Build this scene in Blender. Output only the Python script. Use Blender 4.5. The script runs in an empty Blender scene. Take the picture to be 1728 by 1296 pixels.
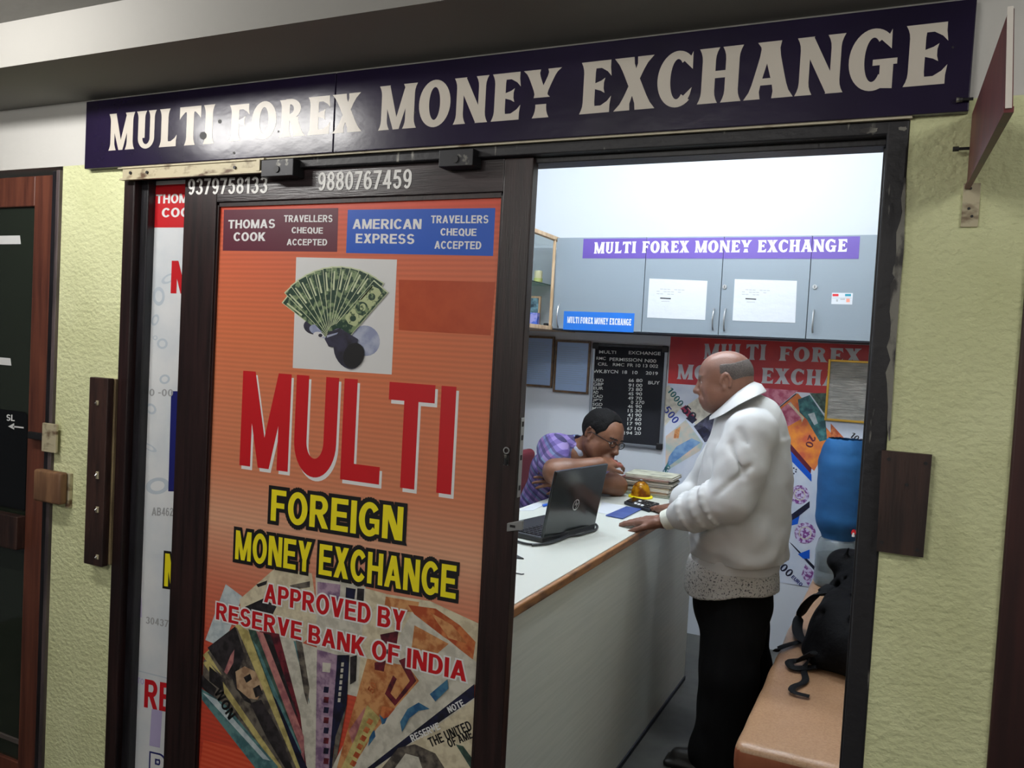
import bpy, bmesh, math, random
import numpy as np
from mathutils import Vector, Matrix
random.seed(7)
SC = bpy.context.scene
COL = SC.collection

# ------------------------------------------------------------------ camera
CAM_H = 1.57
YAW, PITCH, ROLL, FPX = -4.44478504e-01, -4.14180660e-02, 5.41524689e-02, 1402.71835
fwd = Vector((math.sin(YAW)*math.cos(PITCH), math.cos(YAW)*math.cos(PITCH), math.sin(PITCH)))
rt0 = Vector((math.cos(YAW), -math.sin(YAW), 0))
up0 = rt0.cross(fwd)
rt = rt0*math.cos(ROLL) + up0*math.sin(ROLL)
up = up0*math.cos(ROLL) - rt0*math.sin(ROLL)
cam_data = bpy.data.cameras.new('camera')
cam_data.sensor_width = 36.0
cam_data.lens = FPX/1728.0*36.0
cam_data.clip_start = 0.02
cam = bpy.data.objects.new('camera', cam_data)
COL.objects.link(cam)
CP = Vector((0, 0, CAM_H))
cam.matrix_world = Matrix(((rt.x, up.x, -fwd.x, 0), (rt.y, up.y, -fwd.y, 0), (rt.z, up.z, -fwd.z, CAM_H), (0, 0, 0, 1)))
SC.camera = cam

# ------------------------------------------------------------------ world, lights, exposure
SC.view_settings.view_transform = 'Standard'
SC.view_settings.look = 'None'
SC.view_settings.exposure = 0.0
SC.view_settings.gamma = 1.0
SC.view_settings.use_curve_mapping = False
w = bpy.data.worlds.new('world'); SC.world = w
w.use_nodes = True
w.node_tree.nodes['Background'].inputs[0].default_value = (0.9, 0.95, 1.0, 1)
w.node_tree.nodes['Background'].inputs[1].default_value = 0.06

# corridor tube lamps on the ceiling, plus an added fill
# shop tube lamp under the shop ceiling, plus an added fill
def tube_points(name, a, b, n, power, col, rad=0.04):
    for i in range(n):
        d = bpy.data.lights.new(name, 'POINT'); d.energy = power/n; d.color = col; d.shadow_soft_size = rad
        o = bpy.data.objects.new(name, d); COL.objects.link(o)
        o.location = Vector(a).lerp(Vector(b), i/(n-1))
tube_points('corridor_tube_and_fill_light', (-2.50, 1.0, 2.345), (-1.95, 1.0, 2.345), 4, 30, (1.0, 0.98, 0.95), 0.032)
tube_points('corridor_tube_and_fill_light', (-1.6, -0.95, 2.28), (-0.9, -0.95, 2.28), 3, 44, (1.0, 0.985, 0.95), 0.04)  # added fill behind the camera, evens the light on the sliding door
tube_points('corridor_tube_and_fill_light', (0.85, 0.35, 2.28), (1.45, 0.35, 2.28), 3, 26, (1.0, 0.98, 0.93), 0.03)
tube_points('shop_tube_and_fill_light', (-1.55, 3.45, 2.84), (-0.45, 3.45, 2.84), 4, 88, (0.88, 0.95, 1.0))
tube_points('shop_tube_and_fill_light', (-1.30, 2.25, 2.84), (-0.40, 2.25, 2.84), 3, 34, (0.90, 0.955, 1.0))  # added weaker fill further front, lifts the near side of the jacket

# ------------------------------------------------------------------ helpers
def ray(px, py):
    return rt*((px-864)/FPX) - up*((py-648)/FPX) + fwd
def at(px, py, Y=None, X=None, Z=None):
    d = ray(px, py)
    if Y is not None: t = Y/d.y
    elif X is not None: t = X/d.x
    else: t = (Z-CAM_H)/d.z
    return CP + d*t

def s2l(c):
    c = c/255.0
    return c/12.92 if c <= 0.04045 else ((c+0.055)/1.055)**2.4
def rgb(c):
    return (s2l(c[0]), s2l(c[1]), s2l(c[2]), 1.0)
MATS = {}
def mat(name, col, rough=0.6, metal=0.0, noise=None, bump=None, spec=0.5, coat=0.0, alpha=None, trans=None, wave=None, emit=None):
    """noise=(col2, scale, (sx,sy,sz), lo, hi)  bump=(scale, strength, (sx,sy,sz))  wave=(col2, scale, axis, lo, hi)"""
    if name in MATS: return MATS[name]
    m = bpy.data.materials.new(name); m.use_nodes = True
    nt = m.node_tree; b = nt.nodes['Principled BSDF']
    b.inputs['Base Color'].default_value = rgb(col)
    b.inputs['Roughness'].default_value = rough
    b.inputs['Metallic'].default_value = metal
    b.inputs['Specular IOR Level'].default_value = spec
    b.inputs['Coat Weight'].default_value = coat
    b.inputs['Coat Roughness'].default_value = 0.06
    if trans is not None:
        b.inputs['Transmission Weight'].default_value = trans
        b.inputs['IOR'].default_value = 1.35
    if alpha is not None: b.inputs['Alpha'].default_value = alpha
    if emit is not None:
        b.inputs['Emission Color'].default_value = rgb(col); b.inputs['Emission Strength'].default_value = emit
    tc = nt.nodes.new('ShaderNodeTexCoord')
    def mapped(s):
        mp = nt.nodes.new('ShaderNodeMapping'); mp.inputs['Scale'].default_value = s
        nt.links.new(tc.outputs['Object'], mp.inputs['Vector']); return mp.outputs[0]
    cur = None
    if wave:
        wv = nt.nodes.new('ShaderNodeTexWave'); wv.bands_direction = wave[2]
        wv.inputs['Scale'].default_value = wave[1]; wv.inputs['Distortion'].default_value = wave[5] if len(wave) > 5 else 0.4
        wv.inputs['Detail Scale'].default_value = 2.0
        nt.links.new(tc.outputs['Object'], wv.inputs['Vector'])
        r = nt.nodes.new('ShaderNodeValToRGB'); r.color_ramp.elements[0].position = wave[3]; r.color_ramp.elements[1].position = wave[4]
        r.color_ramp.elements[0].color = rgb(col); r.color_ramp.elements[1].color = rgb(wave[0])
        nt.links.new(wv.outputs['Fac'], r.inputs[0]); cur = r.outputs[0]
    if noise:
        nz = nt.nodes.new('ShaderNodeTexNoise'); nz.inputs['Scale'].default_value = noise[1]; nz.inputs['Detail'].default_value = 6
        nt.links.new(mapped(noise[2]), nz.inputs['Vector'])
        r = nt.nodes.new('ShaderNodeValToRGB'); r.color_ramp.elements[0].position = noise[3]; r.color_ramp.elements[1].position = noise[4]
        r.color_ramp.elements[0].color = (0, 0, 0, 1); r.color_ramp.elements[1].color = (1, 1, 1, 1)
        nt.links.new(nz.outputs['Fac'], r.inputs[0])
        mx = nt.nodes.new('ShaderNodeMixRGB'); nt.links.new(r.outputs[0], mx.inputs[0])
        if cur: nt.links.new(cur, mx.inputs[1])
        else: mx.inputs[1].default_value = rgb(col)
        mx.inputs[2].default_value = rgb(noise[0]); cur = mx.outputs[0]
    if cur: nt.links.new(cur, b.inputs['Base Color'])
    if bump:
        nz = nt.nodes.new('ShaderNodeTexNoise'); nz.inputs['Scale'].default_value = bump[0]; nz.inputs['Detail'].default_value = 4
        nt.links.new(mapped(bump[2] if len(bump) > 2 else (1, 1, 1)), nz.inputs['Vector'])
        bp = nt.nodes.new('ShaderNodeBump'); bp.inputs['Strength'].default_value = bump[1]; bp.inputs['Distance'].default_value = bump[3] if len(bump) > 3 else 0.004
        nt.links.new(nz.outputs['Fac'], bp.inputs['Height']); nt.links.new(bp.outputs[0], b.inputs['Normal'])
    MATS[name] = m
    return m

ORG = {}
class MB:
    def __init__(s): s.v = []; s.f = []; s.m = []; s.mats = []
    def mi(s, m):
        if m not in s.mats: s.mats.append(m)
        return s.mats.index(m)
    def add(s, vs, fs, m):
        o = len(s.v); i = s.mi(m)
        s.v += [tuple(v) for v in vs]
        for f in fs: s.f.append(tuple(o+k for k in f)); s.m.append(i)
        return s
    def box(s, a, b, m, bev=0.0):
        a, b = [min(a[i], b[i]) for i in range(3)], [max(a[i], b[i]) for i in range(3)]
        return s.hexa([(a[0], a[1], a[2]), (b[0], a[1], a[2]), (b[0], b[1], a[2]), (a[0], b[1], a[2]),
                       (a[0], a[1], b[2]), (b[0], a[1], b[2]), (b[0], b[1], b[2]), (a[0], b[1], b[2])], m, bev)
    def hexa(s, p, m, bev=0.0):
        fs = [(3, 2, 1, 0), (4, 5, 6, 7), (0, 1, 5, 4), (1, 2, 6, 5), (2, 3, 7, 6), (3, 0, 4, 7)]
        if bev <= 0: return s.add(p, fs, m)
        bm = bmesh.new(); vs = [bm.verts.new(q) for q in p]
        for f in fs: bm.faces.new([vs[k] for k in f])
        bmesh.ops.bevel(bm, geom=bm.edges[:], offset=bev, segments=3, affect='EDGES', profile=0.5)
        return s.bm(bm, m)
    def bm(s, bm, m):
        bm.verts.index_update()
        s.add([v.co[:] for v in bm.verts], [[v.index for v in f.verts] for f in bm.faces], m); bm.free(); return s
    def prism(s, pts, vec, m):
        """polygon pts (3-D) extruded along vec"""
        n = len(pts); vec = Vector(vec)
        vs = [Vector(p) for p in pts] + [Vector(p)+vec for p in pts]
        fs = [tuple(range(n)), tuple(range(2*n-1, n-1, -1))] + [(i, n+i, n+(i+1) % n, (i+1) % n) for i in range(n)]
        return s.add(vs, fs, m)
    def tube(s, pts, r, m, seg=10, caps=True, flat=1.0, flatdir=None):
        pts = [Vector(p) for p in pts]; n = len(pts); vs = []; fs = []
        prev = None
        for i, p in enumerate(pts):
            t = (pts[min(i+1, n-1)] - pts[max(i-1, 0)]).normalized()
            if flatdir is not None: u = Vector(flatdir)
            elif prev is None: u = Vector((0, 0, 1)) if abs(t.z) < 0.9 else Vector((1, 0, 0))
            else: u = prev
            u = (u - t*u.dot(t)).normalized(); prev = u
            w_ = t.cross(u); rr = r[i] if isinstance(r, (list, tuple)) else r
            for k in range(seg):
                a = 2*math.pi*k/seg
                vs.append(p + u*math.cos(a)*rr*flat + w_*math.sin(a)*rr)
        for i in range(n-1):
            for k in range(seg):
                fs.append((i*seg+k, i*seg+(k+1) % seg, (i+1)*seg+(k+1) % seg, (i+1)*seg+k))
        if caps: fs += [tuple(range(seg-1, -1, -1)), tuple((n-1)*seg+k for k in range(seg))]
        return s.add(vs, fs, m)
    def lathe(s, prof, c, m, seg=32):
        vs = []; fs = []; n = len(prof)
        for r, z in prof:
            for k in range(seg):
                a = 2*math.pi*k/seg; vs.append((c[0]+r*math.cos(a), c[1]+r*math.sin(a), c[2]+z))
        for i in range(n-1):
            for k in range(seg):
                fs.append((i*seg+k, i*seg+(k+1) % seg, (i+1)*seg+(k+1) % seg, (i+1)*seg+k))
        return s.add(vs, fs, m)
    def build(s, name, parent=None, origin=None, smooth=None, mats=None):
        me = bpy.data.meshes.new(name)
        if parent is not None: o_ = ORG[parent.name]
        elif origin is not None: o_ = Vector(origin)
        else:
            a = np.array(s.v); o_ = Vector(((a[:, 0].min()+a[:, 0].max())/2, (a[:, 1].min()+a[:, 1].max())/2, a[:, 2].min()))
        me.from_pydata([(v[0]-o_.x, v[1]-o_.y, v[2]-o_.z) for v in s.v], [], s.f)
        for m in s.mats: me.materials.append(m)
        me.polygons.foreach_set('material_index', s.m)
        if smooth is not None:
            me.polygons.foreach_set('use_smooth', [True]*len(me.polygons))
            me.set_sharp_from_angle(angle=math.radians(smooth))
        me.update()
        ob = bpy.data.objects.new(name, me); COL.objects.link(ob)
        if parent is not None: ob.parent = parent
        else: ob.location = o_
        ORG[ob.name] = o_
        return ob

def tag(o, label, cat, group=None):
    o['label'] = label; o['category'] = cat
    if group: o['group'] = group
    return o
def thing(name, label, cat, loc, group=None):
    o = bpy.data.objects.new(name, None); COL.objects.link(o); o.location = loc
    o.empty_display_size = 0.05
    ORG[o.name] = Vector(loc)
    return tag(o, label, cat, group)
def root(name, loc):
    o = bpy.data.objects.new(name, None); COL.objects.link(o); o.location = loc
    o.empty_display_size = 0.05; ORG[o.name] = Vector(loc); o['kind'] = 'structure'
    return o
def struct(ob):
    ob['kind'] = 'structure'; return ob

# ------------------------------------------------------------------ lettering
def arc(cx, cy, rx, ry, a0, a1, n=14):
    return [(cx+rx*math.cos(math.radians(a0+(a1-a0)*i/n)), cy+ry*math.sin(math.radians(a0+(a1-a0)*i/n))) for i in range(n+1)]
def ringband(cx, cy, ro, ri, a0, a1, n=22):
    o = arc(cx, cy, ro[0], ro[1], a0, a1, n); i = arc(cx, cy, ri[0], ri[1], a0, a1, n)
    return [[o[k], o[k+1], i[k+1], i[k]] for k in range(n)]
def stem(x, w=0.21, y0=0.0, y1=1.0, f=0.055, fh=0.22):
    L, R = [], []
    for t in (0, .33, .66, 1):
        e = f*(1-t)**2
        L.append((x-w/2-e, y0+fh*t)); R.append((x+w/2+e, y0+fh*t))
    for t in (1, .66, .33, 0):
        e = f*(1-t)**2
        L.append((x-w/2-e, y1-fh*t)); R.append((x+w/2+e, y1-fh*t))
    return [[L[i], R[i], R[i+1], L[i+1]] for i in range(len(L)-1)]
def diag(x0, w0, x1, w1, y0=0.0, y1=1.0, f=0.04):
    out = []; n = 8; pr = None
    for i in range(n+1):
        t = i/n; e = f*(abs(2*t-1)**5)
        cx = x0+(x1-x0)*t; ww = w0+(w1-w0)*t
        c = ((cx-ww/2-e, y0+(y1-y0)*t), (cx+ww/2+e, y0+(y1-y0)*t))
        if pr: out.append([pr[0], pr[1], c[1], c[0]])
        pr = c
    return out
def hbar(x0, x1, y, t, endflare=0.0, up=0):
    """horizontal bar from x0 to x1, thickness t centred y; the right end opens into a flared terminal"""
    q = [[(x0, y-t/2), (x1, y-t/2), (x1, y+t/2), (x0, y+t/2)]]
    if endflare:
        if up in (0, 1): q.append([(x1-0.16, y+t/2), (x1, y+t/2), (x1+0.02, y+t/2+endflare), (x1-0.05, y+t/2+endflare*0.45)])
        if up in (0, -1): q.append([(x1-0.16, y-t/2), (x1-0.05, y-t/2-endflare*0.45), (x1+0.02, y-t/2-endflare), (x1, y-t/2)])
    return q
def G(ch):
    """flared display capital, height 1 -> (list of polygons, advance width)"""
    if ch == 'I': return stem(.16), .32
    if ch == 'L': return stem(.17)+hbar(.17, .52, .07, .14, .16, 1), .56
    if ch == 'T': return stem(.31)+[[(.0, .86), (.62, .86), (.62, 1.0), (.0, 1.0)], [(.0, .86), (.0, .68), (.06, .76), (.16, .86)], [(.62, .86), (.46, .86), (.56, .76), (.62, .68)]], .64
    if ch == 'F': return stem(.17)+hbar(.17, .54, .93, .14, .17, -1)+hbar(.17, .43, .52, .11, .09, 0), .57
    if ch == 'E': return stem(.17)+hbar(.17, .54, .93, .14, .17, -1)+hbar(.17, .43, .52, .11, .09, 0)+hbar(.17, .55, .07, .14, .17, 1), .59
    if ch == 'H': return stem(.16)+stem(.53)+[[(.16, .45), (.53, .45), (.53, .58), (.16, .58)]], .70
    if ch == 'U':
        return stem(.17, y0=.3, fh=.18)[3:]+[[(.065, .28), (.275, .28), (.275, .55), (.065, .55)], [(.43, .28), (.57, .28), (.57, .55), (.43, .55)]]+stem(.50, .14, y0=.3, fh=.18)[3:]+ringband(.3175, .28, (.2525, .29), (.1125, .17), 180, 360), .66
    if ch == 'O': return ringband(.33, .5, (.33, .52), (.115, .36), 0, 360, 36), .67
    if ch == 'C': return ringband(.33, .5, (.33, .52), (.115, .37), 52, 310, 30)+[[(.40, .86), (.54, .91), (.57, .985), (.575, .66)], [(.40, .14), (.575, .33), (.55, .20), (.50, .07)]], .62
    if ch == 'G': return ringband(.33, .5, (.33, .52), (.115, .37), 52, 318, 30)+[[(.40, .86), (.54, .91), (.57, .985), (.575, .66)], [(.43, .02), (.61, .0), (.61, .40), (.43, .40)], [(.33, .40), (.66, .40), (.66, .50), (.33, .50)]], .69
    if ch == 'N': return stem(.13, .14)+stem(.57, .14)+diag(.56, .20, .14, .20, f=.0), .70
    if ch == 'M': return stem(.12, .13)+stem(.68, .19)+diag(.39, .13, .13, .20, f=0)+diag(.39, .13, .66, .16, f=0), .82
    if ch == 'A': return diag(.10, .13, .32, .14, f=.06)+diag(.56, .20, .33, .24, f=.06)+[[(.2, .24), (.5, .24), (.46, .36), (.22, .36)]], .68
    if ch == 'X': return diag(.12, .14, .50, .14, f=.07)+diag(.52, .24, .13, .24, f=.05), .66
    if ch == 'Y': return stem(.31, .20, 0, .5)[:4]+diag(.32, .20, .12, .22, .42, 1, .05)+diag(.31, .14, .54, .13, .42, 1, .06), .64
    if ch == 'R': return stem(.17)+ringband(.27, .74, (.29, .27), (.11, .13), -90, 90, 18)+[[(.17, .87), (.28, .87), (.28, 1.01), (.17, 1.01)], [(.17, .47), (.28, .47), (.28, .61), (.17, .61)]]+diag(.54, .22, .36, .20, 0, .52, .05), .68
    return [], .30
def flare_text(s):
    vs, fs = [], []; x = 0
    for ch in s:
        if ch == ' ': x += .27; continue
        polys, adv = G(ch)
        for p in polys:
            o = len(vs); vs += [(x+q[0], q[1]) for q in p]; fs.append(tuple(range(o, o+len(p))))
        x += adv+.055
    return vs, fs
def bars(*r): return [[(x0, y0), (x1, y0), (x1, y1), (x0, y1)] for x0, y0, x1, y1 in r]
def dg(x0, x1, wd, y0=0.0, y1=1.0): return [[(x0-wd/2, y0), (x0+wd/2, y0), (x1+wd/2, y1), (x1-wd/2, y1)]]
def bowl(cx, cy, rx, ry, tx, ty, a0, a1, n=16): return ringband(cx, cy, (rx, ry), (rx-tx, ry-ty), a0, a1, n)
def G2(ch):
    """bold grotesque capital or figure, height 1"""
    T, H = .205, .17
    if ch == 'I': return bars((0, 0, T, 1)), T
    if ch == 'L': return bars((0, 0, T, 1), (T, 0, .60, H)), .60
    if ch == 'T': return bars((0, 1-H, .66, 1), (.33-T/2, 0, .33+T/2, 1-H)), .66
    if ch == 'E': return bars((0, 0, T, 1), (T, 0, .63, H), (T, 1-H, .61, 1), (T, .43, .57, .43+H)), .63
    if ch == 'F': return bars((0, 0, T, 1), (T, 1-H, .58, 1), (T, .42, .52, .42+H)), .58
    if ch == 'H': return bars((0, 0, T, 1), (.49, 0, .49+T, 1), (T, .42, .49, .42+H)), .49+T
    if ch == 'U': return bars((0, .34, T, 1), (.48, .34, .48+T, 1))+bowl((.48+T)/2, .34, (.48+T)/2, .36, T, .19, 180, 360, 20), .48+T
    if ch == 'O': return bowl(.375, .5, .375, .52, .21, .19, 0, 360, 36), .75
    if ch == 'Q': return bowl(.375, .5, .375, .52, .21, .19, 0, 360, 36)+dg(.66, .48, .20, -.06, .26), .75
    if ch == 'C': return bowl(.375, .5, .375, .52, .21, .19, 38, 322, 28), .70
    if ch == 'G': return bowl(.375, .5, .375, .52, .21, .19, 38, 318, 28)+bars((.38, .38, .72, .53), (.56, .08, .72, .38)), .74
    if ch == 'D': return bars((0, 0, T, 1), (T, 0, .32, H), (T, 1-H, .32, 1))+bowl(.32, .5, .37, .5, .21, H, -90, 90, 20), .69
    if ch == 'P': return bars((0, 0, T, 1), (T, 1-H, .36, 1), (T, .37, .36, .37+H))+bowl(.36, .685, .29, .315, .20, H, -90, 90), .65
    if ch == 'R': return bars((0, 0, T, 1), (T, 1-H, .38, 1), (T, .40, .38, .40+H))+bowl(.38, .70, .29, .30, .20, H, -90, 90)+dg(.595, .37, .235, 0, .42), .71
    if ch == 'B': return bars((0, 0, T, 1), (T, 1-H, .38, 1), (T, .43, .38, .43+H), (T, 0, .38, H))+bowl(.38, .73, .26, .27, .19, .14, -90, 90)+bowl(.38, .29, .30, .29, .20, H, -90, 90), .68
    if ch == 'S': return bowl(.33, .71, .31, .31, .20, .165, 22, 270, 22)+bowl(.33, .29, .32, .31, .20, .165, -158, 90, 22), .66
    if ch == 'N': return bars((0, 0, T-.01, 1), (.50, 0, .49+T, 1))+dg(.56, .14, .24), .49+T
    if ch == 'M': return bars((0, 0, .19, 1), (.65, 0, .84, 1))+dg(.42, .125, .19, .0, 1)+dg(.42, .715, .19, .0, 1), .84
    if ch == 'A': return dg(.105, .375, .215)+dg(.645, .375, .215)+bars((.20, .22, .55, .37)), .75
    if ch == 'V': return dg(.36, .11, .215)+dg(.36, .61, .215), .72
    if ch == 'W': return dg(.26, .10, .19)+dg(.26, .50, .18)+dg(.74, .50, .18)+dg(.74, .90, .19), 1.0
    if ch == 'X': return dg(.12, .56, .235)+dg(.58, .14, .235), .70
    if ch == 'Y': return bars((.235, 0, .435, .44))+dg(.335, .115, .225, .40, 1)+dg(.335, .555, .225, .40, 1), .67
    if ch == 'K': return bars((0, 0, T, 1))+dg(.58, .27, .25, 0, .58)+dg(.14, .56, .25, .28, 1), .70
    if ch == 'Z': return bars((0, 0, .6, H), (0, 1-H, .6, 1))+dg(.13, .47, .24, .1, .9), .6
    if ch == '0': return bowl(.27, .5, .27, .51, .17, .15, 0, 360, 30), .54
    if ch == '1': return bars((.17, 0, .35, 1))+[[(.17, .83), (.17, 1.0), (.0, .84), (.0, .70)]], .40
    if ch == '2': return bowl(.27, .72, .26, .29, .17, .15, -20, 170, 16)+bars((0, 0, .53, .15))+dg(.13, .40, .22, .12, .66), .54
    if ch == '3': return bowl(.26, .74, .25, .27, .17, .14, -90, 165, 20)+bowl(.26, .29, .28, .30, .18, .14, -165, 90, 20), .55
    if ch == '4': return bars((.31, 0, .48, 1), (0, .22, .56, .36))+dg(.085, .36, .17, .22, 1), .57
    if ch == '5': return bars((.09, .85, .50, 1))+dg(.10, .165, .17, .50, 1)+bowl(.27, .33, .27, .34, .17, .14, -165, 125, 22), .55
    if ch == '6': return bowl(.27, .33, .27, .34, .17, .14, 0, 360, 26)+bowl(.28, .5, .28, .51, .17, .14, 48, 190, 16), .55
    if ch == '9': return bowl(.27, .67, .27, .34, .17, .14, 0, 360, 26)+bowl(.26, .5, .28, .51, .17, .14, 228, 370, 16), .55
    if ch == '7': return bars((0, .85, .52, 1))+dg(.16, .42, .18, 0, .88), .53
    if ch == '8': return bowl(.27, .745, .24, .265, .16, .13, 0, 360, 24)+bowl(.27, .29, .27, .30, .17, .14, 0, 360, 24), .54
    if ch == '-': return bars((0, .38, .28, .53)), .28
    return None, 0
def grow_poly(p, g):
    """push the sides of a convex polygon out by g"""
    n = len(p); ar = sum(p[i][0]*p[(i+1) % n][1]-p[(i+1) % n][0]*p[i][1] for i in range(n))
    if ar < 0: p = p[::-1]
    out = []
    for i in range(n):
        a, b, c = p[i-1], p[i], p[(i+1) % n]
        e1 = (b[0]-a[0], b[1]-a[1]); e2 = (c[0]-b[0], c[1]-b[1]); l1 = math.hypot(*e1) or 1e-6; l2 = math.hypot(*e2) or 1e-6
        n1 = (e1[1]/l1, -e1[0]/l1); n2 = (e2[1]/l2, -e2[0]/l2); d = 1+n1[0]*n2[0]+n1[1]*n2[1]; d = max(d, .45)
        out.append((b[0]+g*(n1[0]+n2[0])/d, b[1]+g*(n1[1]+n2[1])/d))
    return out
def block_text(s, grow=0.0):
    vs, fs = [], []; x = 0
    for ch in s:
        if ch == ' ': x += .30; continue
        polys, adv = G2(ch)
        if polys is None: return None, None
        for p in polys:
            p = [(x+q[0], q[1]) for q in p]
            if grow: p = grow_poly(p, grow)
            o = len(vs); vs += p; fs.append(tuple(range(o, o+len(p))))
        x += adv+.085
    return vs, fs
_tc = {}
def sans_text(s, off=0.0):
    k = (s, off)
    if k in _tc: return _tc[k]
    cu = bpy.data.curves.new('lettering', 'FONT'); cu.body = s; cu.size = 1.0; cu.offset = off; cu.resolution_u = 4
    ob = bpy.data.objects.new('lettering', cu); COL.objects.link(ob)
    dg = bpy.context.evaluated_depsgraph_get(); dg.update()
    me = bpy.data.meshes.new_from_object(ob.evaluated_get(dg))
    vs = [(v.co.x, v.co.y) for v in me.vertices]; fs = [tuple(p.vertices) for p in me.polygons]
    bpy.data.objects.remove(ob); bpy.data.curves.remove(cu); bpy.data.meshes.remove(me)
    _tc[k] = (vs, fs); return vs, fs
LAY = 0.00015
def put_text(mb, s, bl, br, hpx, Y, m, layer=1, style='sans', off=0.025, grow=0.0, shift=(0, 0), italic=0.0):
    """letters on the plane y=Y: bl/br = pixel ends of the base line, hpx = letter height at the left end"""
    a, b, c = at(bl[0], bl[1], Y=Y), at(br[0], br[1], Y=Y), at(bl[0], bl[1]-hpx, Y=Y)
    if style == 'flare': vs, fs = flare_text(s); ref = vs
    elif style == 'sans' and block_text(s)[0]:
        ref, _ = block_text(s); vs, fs = block_text(s, grow*2.2) if grow else (ref, _)
    else:
        ref, _ = sans_text(s, off); vs, fs = sans_text(s, off+grow) if grow else (ref, _)
    xs = [v[0] for v in ref]; ys = [v[1] for v in ref]
    x0, x1, y0, y1 = min(xs), max(xs), min(ys), max(ys)
    sx = (b.x-a.x)/(x1-x0); sz = (c.z-a.z)/(y1-y0)
    dz = (b.z-a.z)/(b.x-a.x)
    lev = [0.0]*len(vs)
    for i, f in enumerate(fs):           # pieces that overlap lie a hair apart
        for k in f: lev[k] = 4.0e-6*(i % 36)
    out = []
    for v, e in zip(vs, lev):
        X = a.x+(v[0]-x0)*sx; Zr = (v[1]-y0)*sz
        out.append((X+shift[0]+italic*Zr, Y-LAY*layer-e, a.z+Zr+dz*(X-a.x)+shift[1]))
    mb.add(out, fs, m)
def put_poly(mb, pts, Y, m, layer=1):
    q = [at(p[0], p[1], Y=Y) for p in pts]
    mb.add([(p.x, Y-LAY*layer, p.z) for p in q], [tuple(range(len(q)-1, -1, -1))], m)
def put_rect(mb, x0, z0, x1, z1, y, m, layer=1):
    mb.add([(x0, y-LAY*layer, z0), (x1, y-LAY*layer, z0), (x1, y-LAY*layer, z1), (x0, y-LAY*layer, z1)], [(0, 1, 2, 3)], m)
def put_ell(mb, cx, cy, rx, ry, Y, m, layer=1, rot=0, n=24):
    c, s_ = math.cos(math.radians(rot)), math.sin(math.radians(rot))
    put_poly(mb, [(cx+rx*math.cos(t)*c-ry*math.sin(t)*s_, cy+rx*math.cos(t)*s_+ry*math.sin(t)*c) for t in [2*math.pi*k/n for k in range(n)]], Y, m, layer)

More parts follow.
